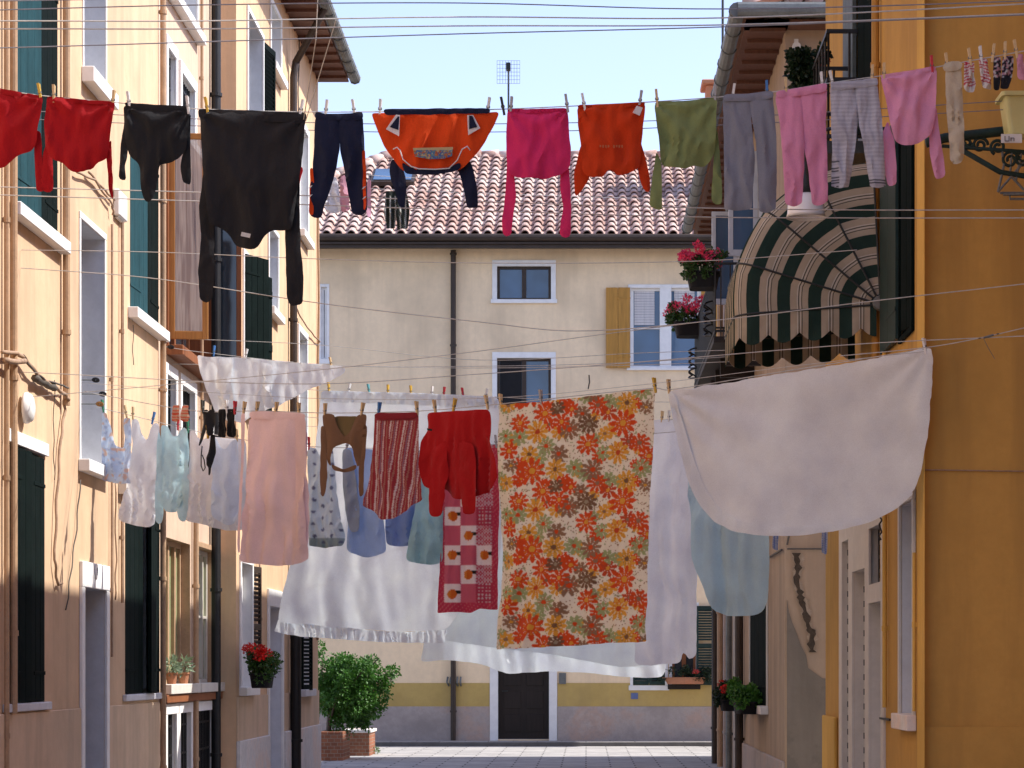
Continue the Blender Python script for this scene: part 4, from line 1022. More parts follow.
def cloth(name, plane, outline, mat, parent=None, step=3.0, amp=.02, wl=16, puff=0, off=0, smooth=2, col=None, aniso=4, jit=.5, top=.25, pr=11, ease=None, origin=None):
    """cloth hanging in a plane: folds deepen away from the line; puff>0 makes a front and a back layer"""
    SEED[0] += 1; sdn = SEED[0]*3.7; rn = random.Random(SEED[0])
    o = [np.array(p, float) for p in outline]; seg = []
    for i in range(len(o)):
        a, b = o[i], o[(i+1) % len(o)]; k = max(1, int(np.hypot(*(b-a))/step))
        for j in range(k): seg.append(a+(b-a)*j/k)
    E = np.array(seg)
    for _ in range(smooth): E = (np.roll(E, 1, 0)+2*E+np.roll(E, -1, 0))/4
    if jit:
        E = E+np.array([[noise.noise(Vector((x/9, y/9, sdn)))*jit, noise.noise(Vector((x/9, y/9, sdn+5)))*jit] for x, y in E])
    x0, y0 = E.min(0); x1, y1 = E.max(0)
    gx, gy = np.meshgrid(np.arange(x0+step*.5, x1, step), np.arange(y0+step*.5, y1, step)); gx = gx+(np.arange(gx.shape[0]) % 2)[:, None]*step*.5
    Q = np.stack([gx.ravel(), gy.ravel()], 1); Q = Q[inside(Q, E)]; dQ = edist(Q, E); Q = Q[dQ > step*.55]
    nE = len(E); pts = np.vstack([E, Q])
    r = delaunay_2d_cdt([Vector(p) for p in pts], [(i, (i+1) % nE) for i in range(nE)], [], 1, 1e-4)
    V = np.array([tuple(v) for v in r[0]]); F = [tuple(f) for f in r[2]]
    dist = np.minimum(edist(V, E), 60)
    t = np.clip((V[:, 1]-y0)/max(1, y1-y0), 0, 1); env = top+(1-top)*np.clip(t*1.8, 0, 1)
    fold = (noise_fold(V, wl, sdn, aniso)*2.6+noise_fold(V, wl*.45, sdn+17, aniso*.9)*.7)*amp*env
    W, k = plane.arr(V); n = np.array(plane.n)
    if ease is not None: fold = fold+np.array([ease(x, y) for x, y in V])
    mb = MB()
    if puff:
        pf = puff*.22*np.sqrt(np.clip(1-(1-np.clip(dist/pr, 0, 1))**2, 0, 1))
        f1 = W+n*(off+pf+fold)[:, None]
        back = fold*.85+noise_fold(V, wl*1.2, sdn+50, aniso)*amp*env*.2
        edge = dist < 1e-3
        f2 = W+n*(off-pf*.7+np.where(edge, fold, back-.006))[:, None]
        idx = {}; verts = list(map(tuple, f1)); m2 = []
        for i in range(len(V)):
            if edge[i]: m2.append(i)
            else: m2.append(len(verts)); verts.append(tuple(f2[i]))
        mb.v = verts; mb.f = F+[tuple(m2[j] for j in reversed(f)) for f in F]; sel = np.concatenate([np.arange(len(V)), np.where(~edge)[0]])
    else:
        mb.v = list(map(tuple, W+n*(off+fold)[:, None])); mb.f = F; sel = np.arange(len(V))
    if col is not None:
        cc = np.array([col(x, y) for x, y in V], float); mb.col = cc[sel]
    ob = put(name, mb, mat, parent, smooth=True, solid=0 if puff else .003)
    es = ob.modifiers.new('edges', 'EDGE_SPLIT'); es.split_angle = R(50)
    return ob

def garment(name, label, cat, plane, at, group=None):
    p = plane.pt(*at); return empty(name, p, label, cat, group)

# ---- clothes pegs: one of each colour with its parts, copies share the meshes
PEGC = dict(wooden=(.66, .48, .26), white=(.75, .75, .75), yellow=(.65, .42, .06), grey=(.40, .40, .42), blue=(.06, .2, .5), red=(.55, .03, .05), green=(.05, .25, .15), teal=(.1, .35, .4), dark=(.03, .03, .03))
PEGM = {}
def peg_mesh(nm):
    out = []
    for s in (1, -1):
        mb = MB(); y0, y1 = .001*s, .0065*s
        mb.add([(-.005, y0, -.030), (.005, y0, -.030), (.005, y0*4, .042), (-.005, y0*4, .042), (-.004, y1*.7, -.030), (.004, y1*.7, -.030), (.005, y1*1.9, .042), (-.005, y1*1.9, .042), ],
               [(0, 1, 2, 3), (7, 6, 5, 4), (0, 4, 5, 1), (1, 5, 6, 2), (2, 6, 7, 3), (3, 7, 4, 0)])
        out.append(('jaw', mb))
    sp = MB().tube([(-.0075, 0, .004), (.0075, 0, .004)], .005, 6); sp.tube([(.006, -.009, .008), (.006, -.009, .0), (-.006, -.009, 0), (-.006, -.009, .008)], .0012, 4)
    out.append(('spring', sp)); return out
for k, cc in PEGC.items():
    mt = paint('peg '+k, cc, .6, .2, 30); lst = []
    for nm, mb in peg_mesh(k):
        me = bpy.data.meshes.new(nm); me.from_pydata(mb.v, [], mb.f); me.materials.append(mt if nm == 'jaw' else M['zinc']); me.update(); lst.append((nm, me))
    PEGM[k] = lst
prn = random.Random(4)
def peg(plane, px, py, colr, label, group='clothes pegs'):
    p = plane.pt(px, py, .0); e = empty('clothes_peg', p, label, 'peg', group)
    e.rotation_euler = (prn.uniform(-.08, .08), prn.uniform(-.22, .22), math.atan2(plane.d[1], plane.d[0])); e.scale = (1.55,)*3
    for nm, me in PEGM[colr]:
        o = bpy.data.objects.new(nm, me); C.objects.link(o); o.parent = e

def rope(plane, pts, r, label, mat='cord', group='washing lines across the street', ends=None, off=0):
    V = []; n = len(pts)
    q = [pts[0]]+list(pts)+[pts[-1]]
    for i in range(1, n):
        p0, p1, p2, p3 = [np.array(q[i-1+j], float) for j in range(4)]
        m1, m2 = (p2-p0)/max(1e-6, p2[0]-p0[0]), (p3-p1)/max(1e-6, p3[0]-p1[0]); h = p2[0]-p1[0]
        for k in range(10):
            t = k/10; y = (2*t**3-3*t**2+1)*p1[1]+(t**3-2*t**2+t)*h*m1[1]+(-2*t**3+3*t**2)*p2[1]+(t**3-t**2)*h*m2[1]
            V.append(plane.pt(p1[0]+h*t, y, off))
    V.append(plane.pt(*pts[-1], off))
    if ends: V = ([Vector(ends[0])] if ends[0] else [])+V+([Vector(ends[1])] if ends[1] else [])
    o = put('clothesline', MB().tube(V, r, 5), M[mat], None); return tag(o, label, 'washing line', group)
def Yof(line):
    xs = [a for a, b in line]; ys = [b for a, b in line]; return lambda x: float(np.interp(x, xs, ys))

# ---- lines
LA = [(-120, 76), (0, 90), (45, 96), (120, 103), (200, 109), (310, 112), (430, 111), (507, 109), (575, 106), (650, 102), (720, 97), (773, 92), (830, 83), (880, 76), (937, 67), (975, 60), (1024, 51), (1125, 30)]
LBn = [(84.5, 391), (97, 394), (197, 411), (260, 411), (330, 413), (420, 411), (500, 404), (655, 388), (668, 390), (780, 372), (926, 349)]
LCn = [(96, 407), (150, 420), (200, 432), (260, 442), (320, 447), (400, 448), (500, 444), (700, 430), (855, 418)]
LD = [(172, 380), (316, 390), (400, 393), (497, 397), (560, 400), (680, 402), (829, 398)]
LE = [(233, 410), (400, 424), (560, 424), (660, 420), (700, 416), (826, 404)]
LF = [(166, 347), (200, 352), (330, 365), (500, 366), (640, 362), (825, 350)]
yA, yB, yC, yD, yE, yF = map(Yof, (LA, LBn, LCn, LD, LE, LF))
rope(PA, LA, .0035, 'upper washing line holding the red, black, orange and pink tops')
rope(PB, LBn, .0035, 'middle washing line holding the pink skirt and the flowered cloth', off=-.0)
rope(PC, LCn, .003, 'lower washing line at the left holding the pale nightclothes')
rope(PD, LD, .003, 'washing line behind, holding the white sheet with the frill')
rope(PE, LE, .003, 'farther washing line holding the lavender and pale blue sheets')
rope(PF, LF, .003, 'washing line holding the crumpled white tablecloth at the left')
rope(PB, [(84.5, 383), (200, 392), (330, 399), (500, 398), (655, 384), (800, 366), (926, 352)], .002, 'slack return cord running just above the pink skirt and brown shrug', 'cord', off=.03)
rope(PT, [(-120, 13), (0, 10), (200, 5), (456, 3), (720, 9), (1024, 1), (1200, -8)], .0035, 'topmost pale cord crossing the sky', 'greycord')
rope(PT, [(-120, 22), (0, 21), (200, 21), (456, 17), (720, 18), (1024, 4), (1200, -6)], .004, 'second twisted cord from the top crossing the sky', 'cord')
rope(PT, [(-120, 31), (0, 29), (200, 29), (456, 26), (720, 25), (1024, 14), (1200, 6)], .004, 'third twisted cord from the top crossing the sky', 'cord')
rope(PT, [(-120, 50), (0, 48), (200, 42), (456, 34), (720, 27), (1024, 15), (1200, 9)], .0035, 'lowest of the four thin cords crossing the sky', 'greycord')
rope(PT, [(-120, 3), (0, 1), (200, -2), (500, -3), (1024, -12)], .0035, 'cord just at the top edge of the picture', 'greycord')
rope(PS, [(-90, 185), (0, 187), (256, 194), (520, 203), (700, 208), (860, 210), (1024, 210), (1120, 210)], .0038, 'upper of the two pale cords behind the trousers and jumpers', 'cord')
rope(PS, [(-90, 192), (0, 195), (256, 203), (520, 212), (700, 217), (860, 218), (1024, 218), (1120, 218)], .0038, 'lower of the two pale cords behind the trousers and jumpers', 'cord')
rope(PS, [(-90, 108), (0, 110), (120, 115), (200, 119), (380, 124), (560, 123), (700, 119), (860, 110), (1100, 95)], .003, 'grey cord just behind the upper row of clothes, higher one', 'greycord')
rope(PS, [(-90, 115), (0, 118), (120, 123), (200, 126), (380, 132), (560, 131), (700, 126), (860, 118), (1100, 104)], .003, 'grey cord just behind the upper row of clothes, lower one', 'greycord')
rope(PM, [(21, 250), (150, 252), (318, 259), (480, 263), (700, 261), (857, 250)], .003, 'thin cord crossing just below the far roof gutter', 'cord')
rope(PM, [(21, 268), (150, 278), (318, 303), (480, 322), (575, 331), (700, 322), (882, 300), (1024, 284), (1040, 282)], .0035, 'long sagging cord crossing the cream house between its windows', 'cord')
rope(PM, [(21, 398), (300, 372), (480, 351), (590, 336), (700, 322)], .0028, 'thin slanting cord meeting the long sagging cord', 'cord')
rope(PD, [(166, 338), (320, 345), (480, 360), (640, 353), (760, 349), (829, 345)], .003, 'pale cord across the lower window of the cream house, higher one', 'cord')
rope(PD, [(172, 364), (320, 366), (480, 368), (640, 365), (760, 360), (829, 354)], .003, 'pale cord across the lower window of the cream house, lower one', 'cord')
rope(PM, [(21, 372), (300, 384), (480, 374), (640, 362), (860, 344), (1024, 336), (1040, 335)], .0032, 'cord above the big draped sheet, ending on the orange house', 'cord')
rope(PM, [(840, 356), (930, 347), (985, 337), (1024, 328), (1040, 325)], .0032, 'short tail of cord with a metal tightener on the orange house', 'cord')
tk = MB(); a, b = PM.pt(984, 338, .01), PM.pt(994, 335, .01); tk.tube([a, b], .008, 6)
for q_ in (PM.pt(980, 338.5, .01), PM.pt(998, 334, .01)): tk.lathe([(.004, -.004), (.013, 0), (.004, .004)], q_, 8)
tk.tube([PM.pt(984, 339, .01), PM.pt(989, 349, .01), PM.pt(995, 359, .01)], .002, 4)
tag(put('line_tightener', tk, M['zinc']), 'small metal line tightener in front of the plain orange wall', 'tightener')
rope(PG, [(322, 168), (380, 176), (500, 180)], .004, 'far line carrying tiny pale clothes before the tiled roof', 'cord')
sl_ = MB().tube([P(318, -6, 14.5), P(316, 40, 14.6), (P(300, 112, 15).x, 15.2, P(0, 112, 15).z)], .003, 4); tag(put('stay_wire', sl_, M['cord']), 'steep thin wire rising to the left of the eaves, upper end farther left', 'wire', 'steep wires by the eaves')
sl_ = MB().tube([P(336, 20, 14.5), (P(301, 112, 15).x, 15.25, P(0, 112, 15).z)], .003, 4); tag(put('stay_wire', sl_, M['cord']), 'steep thin wire rising across the gutter of the eaves', 'wire', 'steep wires by the eaves')
# pulleys on the window reveal
for px, py, lab in ((90, 380, 'black pulley, highest of three in the pale window recess'), (97, 394, 'black pulley, middle of three in the pale window recess'), (94, 404, 'small wooden pulley, lowest of three in the pale window recess'), (166, 347, 'black pulley under the open timber casement')):
    d = side_u(px, XL+.02); c = Vector((XL+.02, d, zz(py, d)))
    root = empty('pulley', c, lab, 'pulley', 'line pulleys on the left wall')
    put('wheel', MB().lathe([(.005, -.018), (.022, -.014), (.017, 0), (.022, .014), (.005, .018)], c+Vector((.05, 0, 0)), 12, Matrix.Rotation(R(90), 3, 'X') @ Matrix.Diagonal((1.5, 1, 1))), M['black' if 'black' in lab else 'timber'], root)
    put('hook', MB().tube([c+Vector((-.2, 0, .0)), c+Vector((.03, 0, 0))], .006, 5), M['zinc'], root)

FAB = {}
def fab(nm, c, **k):
    if nm not in FAB: FAB[nm] = fabric('fabric '+nm, c, **k)
    return FAB[nm]
def pegs(plane, yf, lst, short):
    for px, colr, pos in lst: peg(plane, px, yf(px)-1.5, colr, f'{colr} clothes peg on the {pos} of the {short}')

def radial0(x, y, cs, amp, nf, fall):
    v = 0
    for (cx_, cy_) in cs:
        r = math.hypot(x-cx_, y-cy_); a = math.atan2(y-cy_, x-cx_); v += amp*math.sin(a*nf+cx_)*math.exp(-r/fall)*min(1, r/12)
    return v
# ---------------- upper row (the tops hang by the hem, sleeves down)
def top_row(label, cat, name, body, sleeves, mat, at, off=0, puff=.035, hem=None, hemmat=None, wl=18, amp=.016, extra=None):
    g_ = garment(name, label, cat, PA, at)
    cloth('body', PA, body, mat, g_, amp=amp*.62, wl=wl, puff=puff, off=off, aniso=3, top=.35, ease=lambda x, y: radial0(x, y, (body[0], body[2]), .016, 9, 45))
    for s in sleeves: cloth('sleeve', PA, s, mat, g_, amp=.006, wl=9, puff=.03, off=off-.035, aniso=4, pr=6, smooth=1)
    if hem: cloth('hem', PA, hem, hemmat or mat, g_, amp=.003, wl=14, puff=.012, off=off+.004, pr=3, step=2.5)
    return g_
red = fab('red', (.42, .012, .018), trans=.25); blk = fab('black', (.017, .018, .021), trans=.04); blk2 = fab('charcoal', (.020, .020, .023), trans=.04, ribs=60)
top_row('red long sleeved top hanging at the far left, cut by the picture edge', 'top', 'long_sleeved_top',
        [(-42, 82), (0, 89), (44, 97), (41, 115), (38, 132), (37, 145), (34, 150), (27, 154), (19, 154), (12, 161), (7, 168), (-6, 169), (-22, 160), (-36, 150), (-44, 130)],
        [[(34, 128), (33, 150), (34, 172), (35, 190), (42, 192), (41.5, 165), (39.5, 130)], [(-44, 125), (-50, 180), (-40, 182), (-34, 140)]], red, (20, 95), hem=[(-42, 82), (0, 88.5), (44, 96.5), (44, 101), (0, 94), (-42, 87)])
pegs(PA, yA, [(40, 'yellow', 'right corner'), (-2, 'wooden', 'middle hem')], 'red top at the picture edge')
top_row('red long sleeved top with rounded neck, whole and second from the left', 'top', 'long_sleeved_top',
        [(47, 96), (82, 100), (116, 102), (113, 118), (110, 138), (109, 150), (107, 160), (99, 163), (91, 170), (80, 173), (71, 172), (63, 162), (54, 161), (46, 152), (44, 125)],
        [[(46, 138), (41, 155), (38, 170), (39, 189), (46, 192), (52, 190), (52, 170), (50, 148)], [(104, 148), (107, 172), (108, 192), (112, 200), (111.5, 172), (110, 138)]], red, (80, 100),
        hem=[(47, 96), (82, 99.5), (116, 102), (116, 105.5), (82, 104), (47, 100.5)])
pegs(PA, yA, [(54, 'wooden', 'left corner'), (113, 'wooden', 'right corner')], 'second red top')
top_row('small black jumper with rolled hem beside the second red top', 'jumper', 'jumper',
        [(123, 105), (157, 107), (190, 109), (188, 130), (186, 150), (178, 160), (169, 163), (160, 165), (158, 182), (155, 197), (150, 204), (145, 203), (142, 192), (140, 175), (139, 163), (130, 157), (125, 140)],
        [[(124, 116), (120, 140), (118, 165), (118, 179), (125, 180), (124, 165), (129, 140), (130, 118)], [(184, 118), (182, 150), (179, 165), (182, 182), (189, 184), (190, 172), (190, 150), (189, 128), (190, 112)]], blk, (157, 107),
        hem=[(124, 101), (130, 103), (157, 105), (186, 106), (190, 108), (189, 115), (157, 112), (127, 110)], puff=.04)
pegs(PA, yA, [(129, 'white', 'left corner'), (188, 'white', 'right corner')], 'small black jumper')
gj = top_row('very large black ribbed jumper with long drooping sleeves', 'jumper', 'jumper',
        [(199, 110), (250, 112), (306, 114), (303, 150), (301, 175), (296, 200), (292, 230), (284, 231), (270, 230), (263, 236), (259, 247), (255, 251), (244, 249), (234, 245), (230, 236), (222, 228), (210, 225), (207, 205), (203, 170), (201, 140)],
        [[(203, 165), (198, 205), (200, 240), (197, 270), (199, 299), (206, 303), (212, 298), (214, 270), (213, 235), (212, 200), (208, 175)], [(291, 195), (284, 222), (285, 262), (286, 296), (290, 306), (302, 303), (303, 275), (300, 245), (299, 210), (299, 170)]], blk2, (250, 112),
        hem=[(198, 109), (250, 110.5), (307, 113), (306, 124), (250, 121), (199, 119)], puff=.05, wl=30, amp=.02)
cloth('care_label', PA, [(244, 234), (253, 236), (252, 240), (243, 238)], fab('label', (.8, .8, .8)), gj, step=2, amp=0, off=.075, jit=0, smooth=0)
pegs(PA, yA, [(207, 'yellow', 'left corner'), (301, 'white', 'right corner')], 'very large black jumper')
# navy track trousers
navy = fab('navy', (.012, .016, .040), trans=.05); orgf = fab('orange', (.75, .085, .015), trans=.3); whf = fab('white', (.78, .78, .80), trans=.35)
g_ = garment('track_trousers', 'navy track trousers with orange side stripes and white chevrons', 'trousers', PA, (340, 113))
cloth('leg', PA, [(315, 116), (340, 118), (340, 150), (336, 170), (330, 193), (324, 208), (322, 219), (314, 219), (310, 217), (311, 190), (314, 150)], navy, g_, puff=.04, amp=.012)
cloth('leg', PA, [(338, 118), (363, 116), (365, 150), (367, 185), (368, 213), (360, 217), (352, 215), (349, 195), (344, 168), (340, 150)], navy, g_, puff=.04, amp=.012)
cloth('waistband', PA, [(315, 111), (325, 114), (350, 114), (363, 111), (364, 120), (350, 121), (325, 121), (315, 120)], navy, g_, puff=.03, amp=.005, off=.006)
cloth('side_stripe', PA, [(311, 168), (314, 168), (314.5, 195), (314, 217), (310, 216)], orgf, g_, puff=.008, off=.035, step=2, pr=2)
cloth('side_stripe', PA, [(363, 150), (366, 150), (367, 185), (368, 211), (365, 213), (364, 190)], orgf, g_, puff=.008, off=.03, step=2, pr=2)
for (x_, y_) in ((312, 189), (312, 198), (365, 190), (365.5, 200)): cloth('chevron', PA, [(x_-2, y_+1), (x_, y_-1.5), (x_+2, y_-2), (x_, y_+.2)], whf, g_, step=1.5, amp=0, off=.055, jit=0, smooth=0)
pegs(PA, yA, [(326, 'white', 'left side'), (354, 'white', 'right side')], 'navy track trousers')
# orange sweatshirt
g_ = garment('sweatshirt', 'orange sweatshirt with navy sleeves, waistband and colourful chest print', 'sweatshirt', PA, (436, 112))
cloth('body', PA, [(371, 113), (436, 114), (500, 112), (495, 124), (487, 140), (479, 152), (472, 160), (462, 170), (450, 173), (403, 172), (394, 160), (385, 148), (379, 134)], orgf, g_, puff=.04, amp=.014, wl=24)
cloth('waistband', PA, [(383, 110), (436, 109.5), (491, 109), (491, 114.5), (436, 115.5), (385, 116)], navy, g_, puff=.02, amp=.004, off=.026, pr=3, step=2.5)
cloth('sleeve', PA, [(391, 157), (388, 170), (391, 182), (396, 195), (398, 206), (404, 208), (406, 190), (405, 176), (403, 168), (397, 160)], navy, g_, puff=.03, amp=.01, off=-.035, pr=6, smooth=1)
cloth('sleeve', PA, [(456, 166), (461, 178), (464, 192), (467, 208), (478, 207), (477, 190), (474, 172), (470, 160), (463, 158)], navy, g_, puff=.03, amp=.01, off=-.035, pr=6, smooth=1)
cloth('collar', PA, [(402, 162), (412, 169), (436, 170), (450, 169), (462, 162), (462, 170), (452, 174), (432, 176), (405, 175)], navy, g_, puff=.015, amp=.006, off=.03, pr=3)
cloth('side_panel', PA, [(387, 131), (397, 116.5), (401, 117), (400, 138)], whf, g_, step=2, amp=0, off=.052, jit=0, smooth=0)
cloth('side_panel', PA, [(391, 129), (399, 118.5), (400.5, 118.5), (399.5, 132)], navy, g_, step=2, amp=0, off=.057, jit=0, smooth=0)
cloth('side_panel', PA, [(468, 117), (474, 117), (481, 130), (469, 137)], whf, g_, step=2, amp=0, off=.052, jit=0, smooth=0)
cloth('side_panel', PA, [(470, 117.5), (473.5, 118), (478, 129), (470, 131)], navy, g_, step=2, amp=0, off=.057, jit=0, smooth=0)
put('piping', MB().tube([PA.pt(a, b, .05) for a, b in [(394, 151), (398, 149), (401, 152), (404, 161), (412, 168), (420, 170.5), (436, 171), (450, 170), (458, 162), (463, 151), (468, 148), (471, 152)]], .004, 5), whf, g_, smooth=True)
def prcol(x, y):
    a = noise.noise(Vector((x/3.3, y/3.3, 1))); b = noise.noise(Vector((x/2.2, y/2.2, 7)))
    if y < 152 or b > .32: return (.45, .36, .20)
    return [(.35, .10, .05), (.10, .22, .28), (.06, .10, .30), (.30, .26, .12)][int((a+.5)*3.99) % 4]
cloth('chest_print', PA, [(414, 150), (454, 149), (453, 158), (445, 160.5), (430, 161), (416, 158.5)], fabric('fabric print', None, .1), g_, step=1, amp=0, off=.058, jit=0, smooth=0, col=prcol)
pegs(PA, yA, [(380, 'white', 'left corner'), (488, 'white', 'right end'), (503, 'dark', 'right cuff')], 'orange sweatshirt')
# magenta, orange red, green
mag = fab('magenta', (.72, .04, .17), trans=.3); orr = fab('orange red', (.62, .055, .012), trans=.25); grn_ = fab('green', (.24, .29, .12), trans=.25)
top_row('deep pink long sleeved top with narrow hanging sleeves', 'top', 'long_sleeved_top',
        [(507, 110), (538, 110), (568, 109), (569, 130), (571, 150), (570, 168), (560, 176), (545, 179), (528, 178), (515, 178), (508, 172), (506, 150)],
        [[(507, 158), (505, 190), (502, 218), (502, 234), (506, 237), (511, 235), (513, 212), (516, 196), (514, 178), (514, 160)], [(560, 170), (560, 192), (563, 205), (560, 222), (559, 234), (565, 238), (570, 236), (571, 208), (570, 186), (568, 160)]], mag, (538, 110),
        hem=[(507, 109), (538, 109), (568, 108), (568, 112), (538, 113), (507, 113)])
pegs(PA, yA, [(511, 'grey', 'left corner'), (567, 'grey', 'right corner')], 'deep pink top')
g_ = top_row('rusty orange jumper with flared sleeves and a white paper tag', 'jumper', 'jumper',
        [(577, 107), (612, 105), (646, 103), (644, 120), (642, 137), (641, 152), (640, 168), (628, 174), (616, 177), (613, 170), (606, 170), (605, 177), (590, 178), (582, 172), (581, 146), (578, 125)],
        [[(581, 143), (577, 158), (574, 170), (574, 186), (575, 197), (579, 193), (585, 185), (590, 176), (589, 160)], [(640, 138), (645, 155), (650, 178), (650, 192), (645, 192), (641, 184), (638, 170), (635, 155)]], orr, (612, 105),
        hem=[(577, 105), (612, 104), (646, 102), (646, 106), (612, 109), (577, 109)])
cloth('tag', PA, [(637, 108), (643, 110), (640, 118), (633, 115)], whf, g_, step=2, amp=0, off=.065, jit=0, smooth=0)
for k in range(9):
    if k != 4: cloth('chest_lettering', PA, [(600+k*2.7, 147), (601.6+k*2.7, 147), (601.6+k*2.7, 149+(k % 3)*.6), (600+k*2.7, 149+(k % 2)*.6)], fab('faint print', (.55, .18, .08)), g_, step=2, amp=0, off=.058, jit=0, smooth=0)
pegs(PA, yA, [(584, 'white', 'left corner'), (640, 'grey', 'right corner')], 'rusty orange jumper')
top_row('olive green crumpled long sleeved top', 'top', 'long_sleeved_top',
        [(654, 103), (686, 102), (717, 98), (716, 130), (715, 150), (710, 163), (701, 167), (692, 165), (686, 170), (676, 168), (668, 168), (661, 165), (659, 140), (656, 118)],
        [[(656, 150), (652, 178), (649, 205), (655, 209), (662, 209), (662, 185), (661, 160)], [(714, 145), (713, 170), (711, 198), (713, 203), (722, 204), (722, 185), (720, 154), (717, 125)]], grn_, (686, 102),
        hem=[(654, 102), (686, 101), (717, 97), (717, 101), (686, 105), (654, 106)], wl=12, amp=.02)
pegs(PA, yA, [(657, 'wooden', 'left corner'), (715, 'grey', 'right corner')], 'olive green top')
def trousers(label, left, right, waist, mat, at, col=None, mats=None):
    g_ = garment('trousers', label, 'trousers', PA, at)
    for lg in (left, right): cloth('leg', PA, lg, mat, g_, puff=.045, amp=.009, wl=13, col=col, step=1.3 if col else 2.4, smooth=1)
    cloth('waistband', PA, waist, mat, g_, puff=.02, amp=.004, off=.012, pr=3, col=col, step=1.3 if col else 2.5)
    return g_
trousers('mid grey wide trousers hanging by the waist, leftmost of the trousers at right', [(723, 99), (750, 98), (752, 130), (755, 160), (752, 209), (738, 211), (724, 210), (724, 160)], [(748, 98), (773, 95), (776, 134), (777, 170), (776, 210), (767, 213), (759, 212), (758, 180), (756, 143)],
         [(723, 95), (748, 94), (773, 91), (774, 99), (748, 102), (723, 102)], fab('grey', (.23, .24, .29), trans=.15), (748, 94))
pegs(PA, yA, [(733, 'white', 'left side'), (767, 'blue', 'right side')], 'mid grey trousers')
trousers('pale pink trousers hanging by the waist', [(775, 96), (801, 93), (804, 140), (804, 170), (802, 204), (792, 207), (785, 204), (783, 165), (780, 125)], [(800, 93), (827, 89), (826, 119), (827, 160), (828, 202), (820, 206), (812, 205), (808, 170), (803, 140)],
         [(775, 92), (801, 88), (827, 83), (827, 92), (801, 96), (776, 99)], fab('pink', (.74, .31, .48), trans=.25), (801, 88))
pegs(PA, yA, [(786, 'wooden', 'left side'), (822, 'white', 'right side')], 'pale pink trousers')
def stripecol(x, y):
    if (831 < x < 839 and 160 < y < 189 and int(y*1.0) % 3 == 0) or (865 < x < 890 and y > 178 and int(y) % 3 == 0): return (.03, .03, .04)
    return (.50, .50, .57) if int(y/2) % 2 else (.40, .40, .47)
trousers('light grey pinstriped leggings with dark banded hems', [(830, 88), (856, 86), (858, 120), (855, 150), (849, 187), (840, 189), (831, 186), (832, 150), (831, 119)], [(855, 86), (877, 84), (882, 120), (884, 155), (886, 186), (878, 189), (870, 187), (865, 155), (859, 125)],
         [(830, 83), (855, 81), (877, 78), (878, 86), (855, 89), (831, 91)], fabric('fabric pinstripe', None, .2), (855, 81), col=stripecol)
pegs(PA, yA, [(832, 'white', 'left side'), (872, 'wooden', 'right side')], 'pinstriped leggings')
top_row('pink long sleeved top in front of the orange wall, tilted with the line', 'top', 'long_sleeved_top',
        [(880, 77), (909, 72), (937, 68), (936, 95), (935, 119), (931, 135), (918, 144), (908, 146), (895, 143), (890, 125), (886, 100)],
        [[(888, 119), (882, 134), (880, 142), (882, 158), (886, 174), (889, 186), (897, 184), (897, 165), (895, 140)], [(933, 112), (930, 135), (930, 152), (933, 168), (936, 179), (946, 175), (944, 155), (940, 134), (937, 105)]], fab('pale pink', (.78, .36, .53), trans=.25), (909, 72),
        hem=[(880, 75), (909, 71), (937, 66), (937, 70), (909, 76), (881, 80)])
pegs(PA, yA, [(884, 'wooden', 'left corner'), (932, 'red', 'right corner')], 'pink top before the orange wall')
g_ = garment('stocking', 'long cream stocking hanging at the right', 'stocking', PA, (951, 63))
cs_ = fab('cream knit', (.64, .56, .43), trans=.3)
cloth('leg', PA, [(945, 68), (961, 66), (963, 104), (964, 140), (964, 160), (961, 165), (956, 166), (950, 163), (949, 140), (946, 104)], cs_, g_, puff=.03, amp=.012, wl=7, pr=6)
cloth('cuff', PA, [(941, 65), (951, 62), (962, 61), (963, 69), (953, 72), (943, 73)], cs_, g_, puff=.02, amp=.006, off=.012, pr=4)
pegs(PA, yA, [(947, 'wooden', 'top')], 'long cream stocking')
def sock(label, x, y, w_, h, col, plane=PA, tilt=0, toe=None, ori=1):
    g_ = garment('sock', label, 'sock', plane, (x, y), 'small socks on the lines')
    o_ = [(x-w_/2, y), (x+w_/2, y), (x+w_/2+tilt*.3, y+h*.45), (x+w_/2+tilt*.6+ori*1.5, y+h*.75), (x+w_*.3+tilt+ori*1.5, y+h), (x-w_*.5+tilt+ori*1, y+h*.97), (x-w_*.55+tilt*.8, y+h*.8), (x-w_/2+tilt*.4, y+h*.5)]
    cloth('foot', plane, o_, SOCKM, g_, puff=.022, amp=.008, wl=5, pr=4, step=1.3, col=col); return g_
SOCKM = fabric('fabric sock', None, .15)
def sc1(x, y): return (.62, .58, .55) if (y > 87 or (abs(y-73-(x-969)*.8) < 4 and x > 969)) else ((.45, .03, .06) if int((y+x*.3)/1.6) % 2 else (.66, .60, .58))
def sc2(x, y): return (.62, .58, .55) if (y > 84 or (abs(y-70-(x-984)*-.8) < 4 and x < 983)) else ((.45, .03, .06) if int((y-x*.3)/1.6) % 2 else (.66, .60, .58))
def sc3(x, y):
    a = noise.noise(Vector((x/2.6, y/2.6, 3)));
    if y > 78: return (.02, .02, .025)
    return (.02, .02, .03) if a < .05 else ((.45, .25, .30) if a < .25 else (.5, .5, .52))
sock('red and white striped sock, left one of the pair', 969, 62, 10, 31, sc1); sock('red and white striped sock, right one of the pair', 983, 59, 9, 31, sc2, tilt=4)
sock('dark flowered sock beside the striped pair', 997, 57, 8, 34, sc3, tilt=1, ori=-1); sock('dark flowered sock, farther right with a wide top', 1008, 56, 11, 34, sc3, tilt=-2, ori=-1)
sock('small pink sock at the right picture edge', 1020, 54, 7, 27, lambda x, y: (.60, .28, .38), tilt=1)
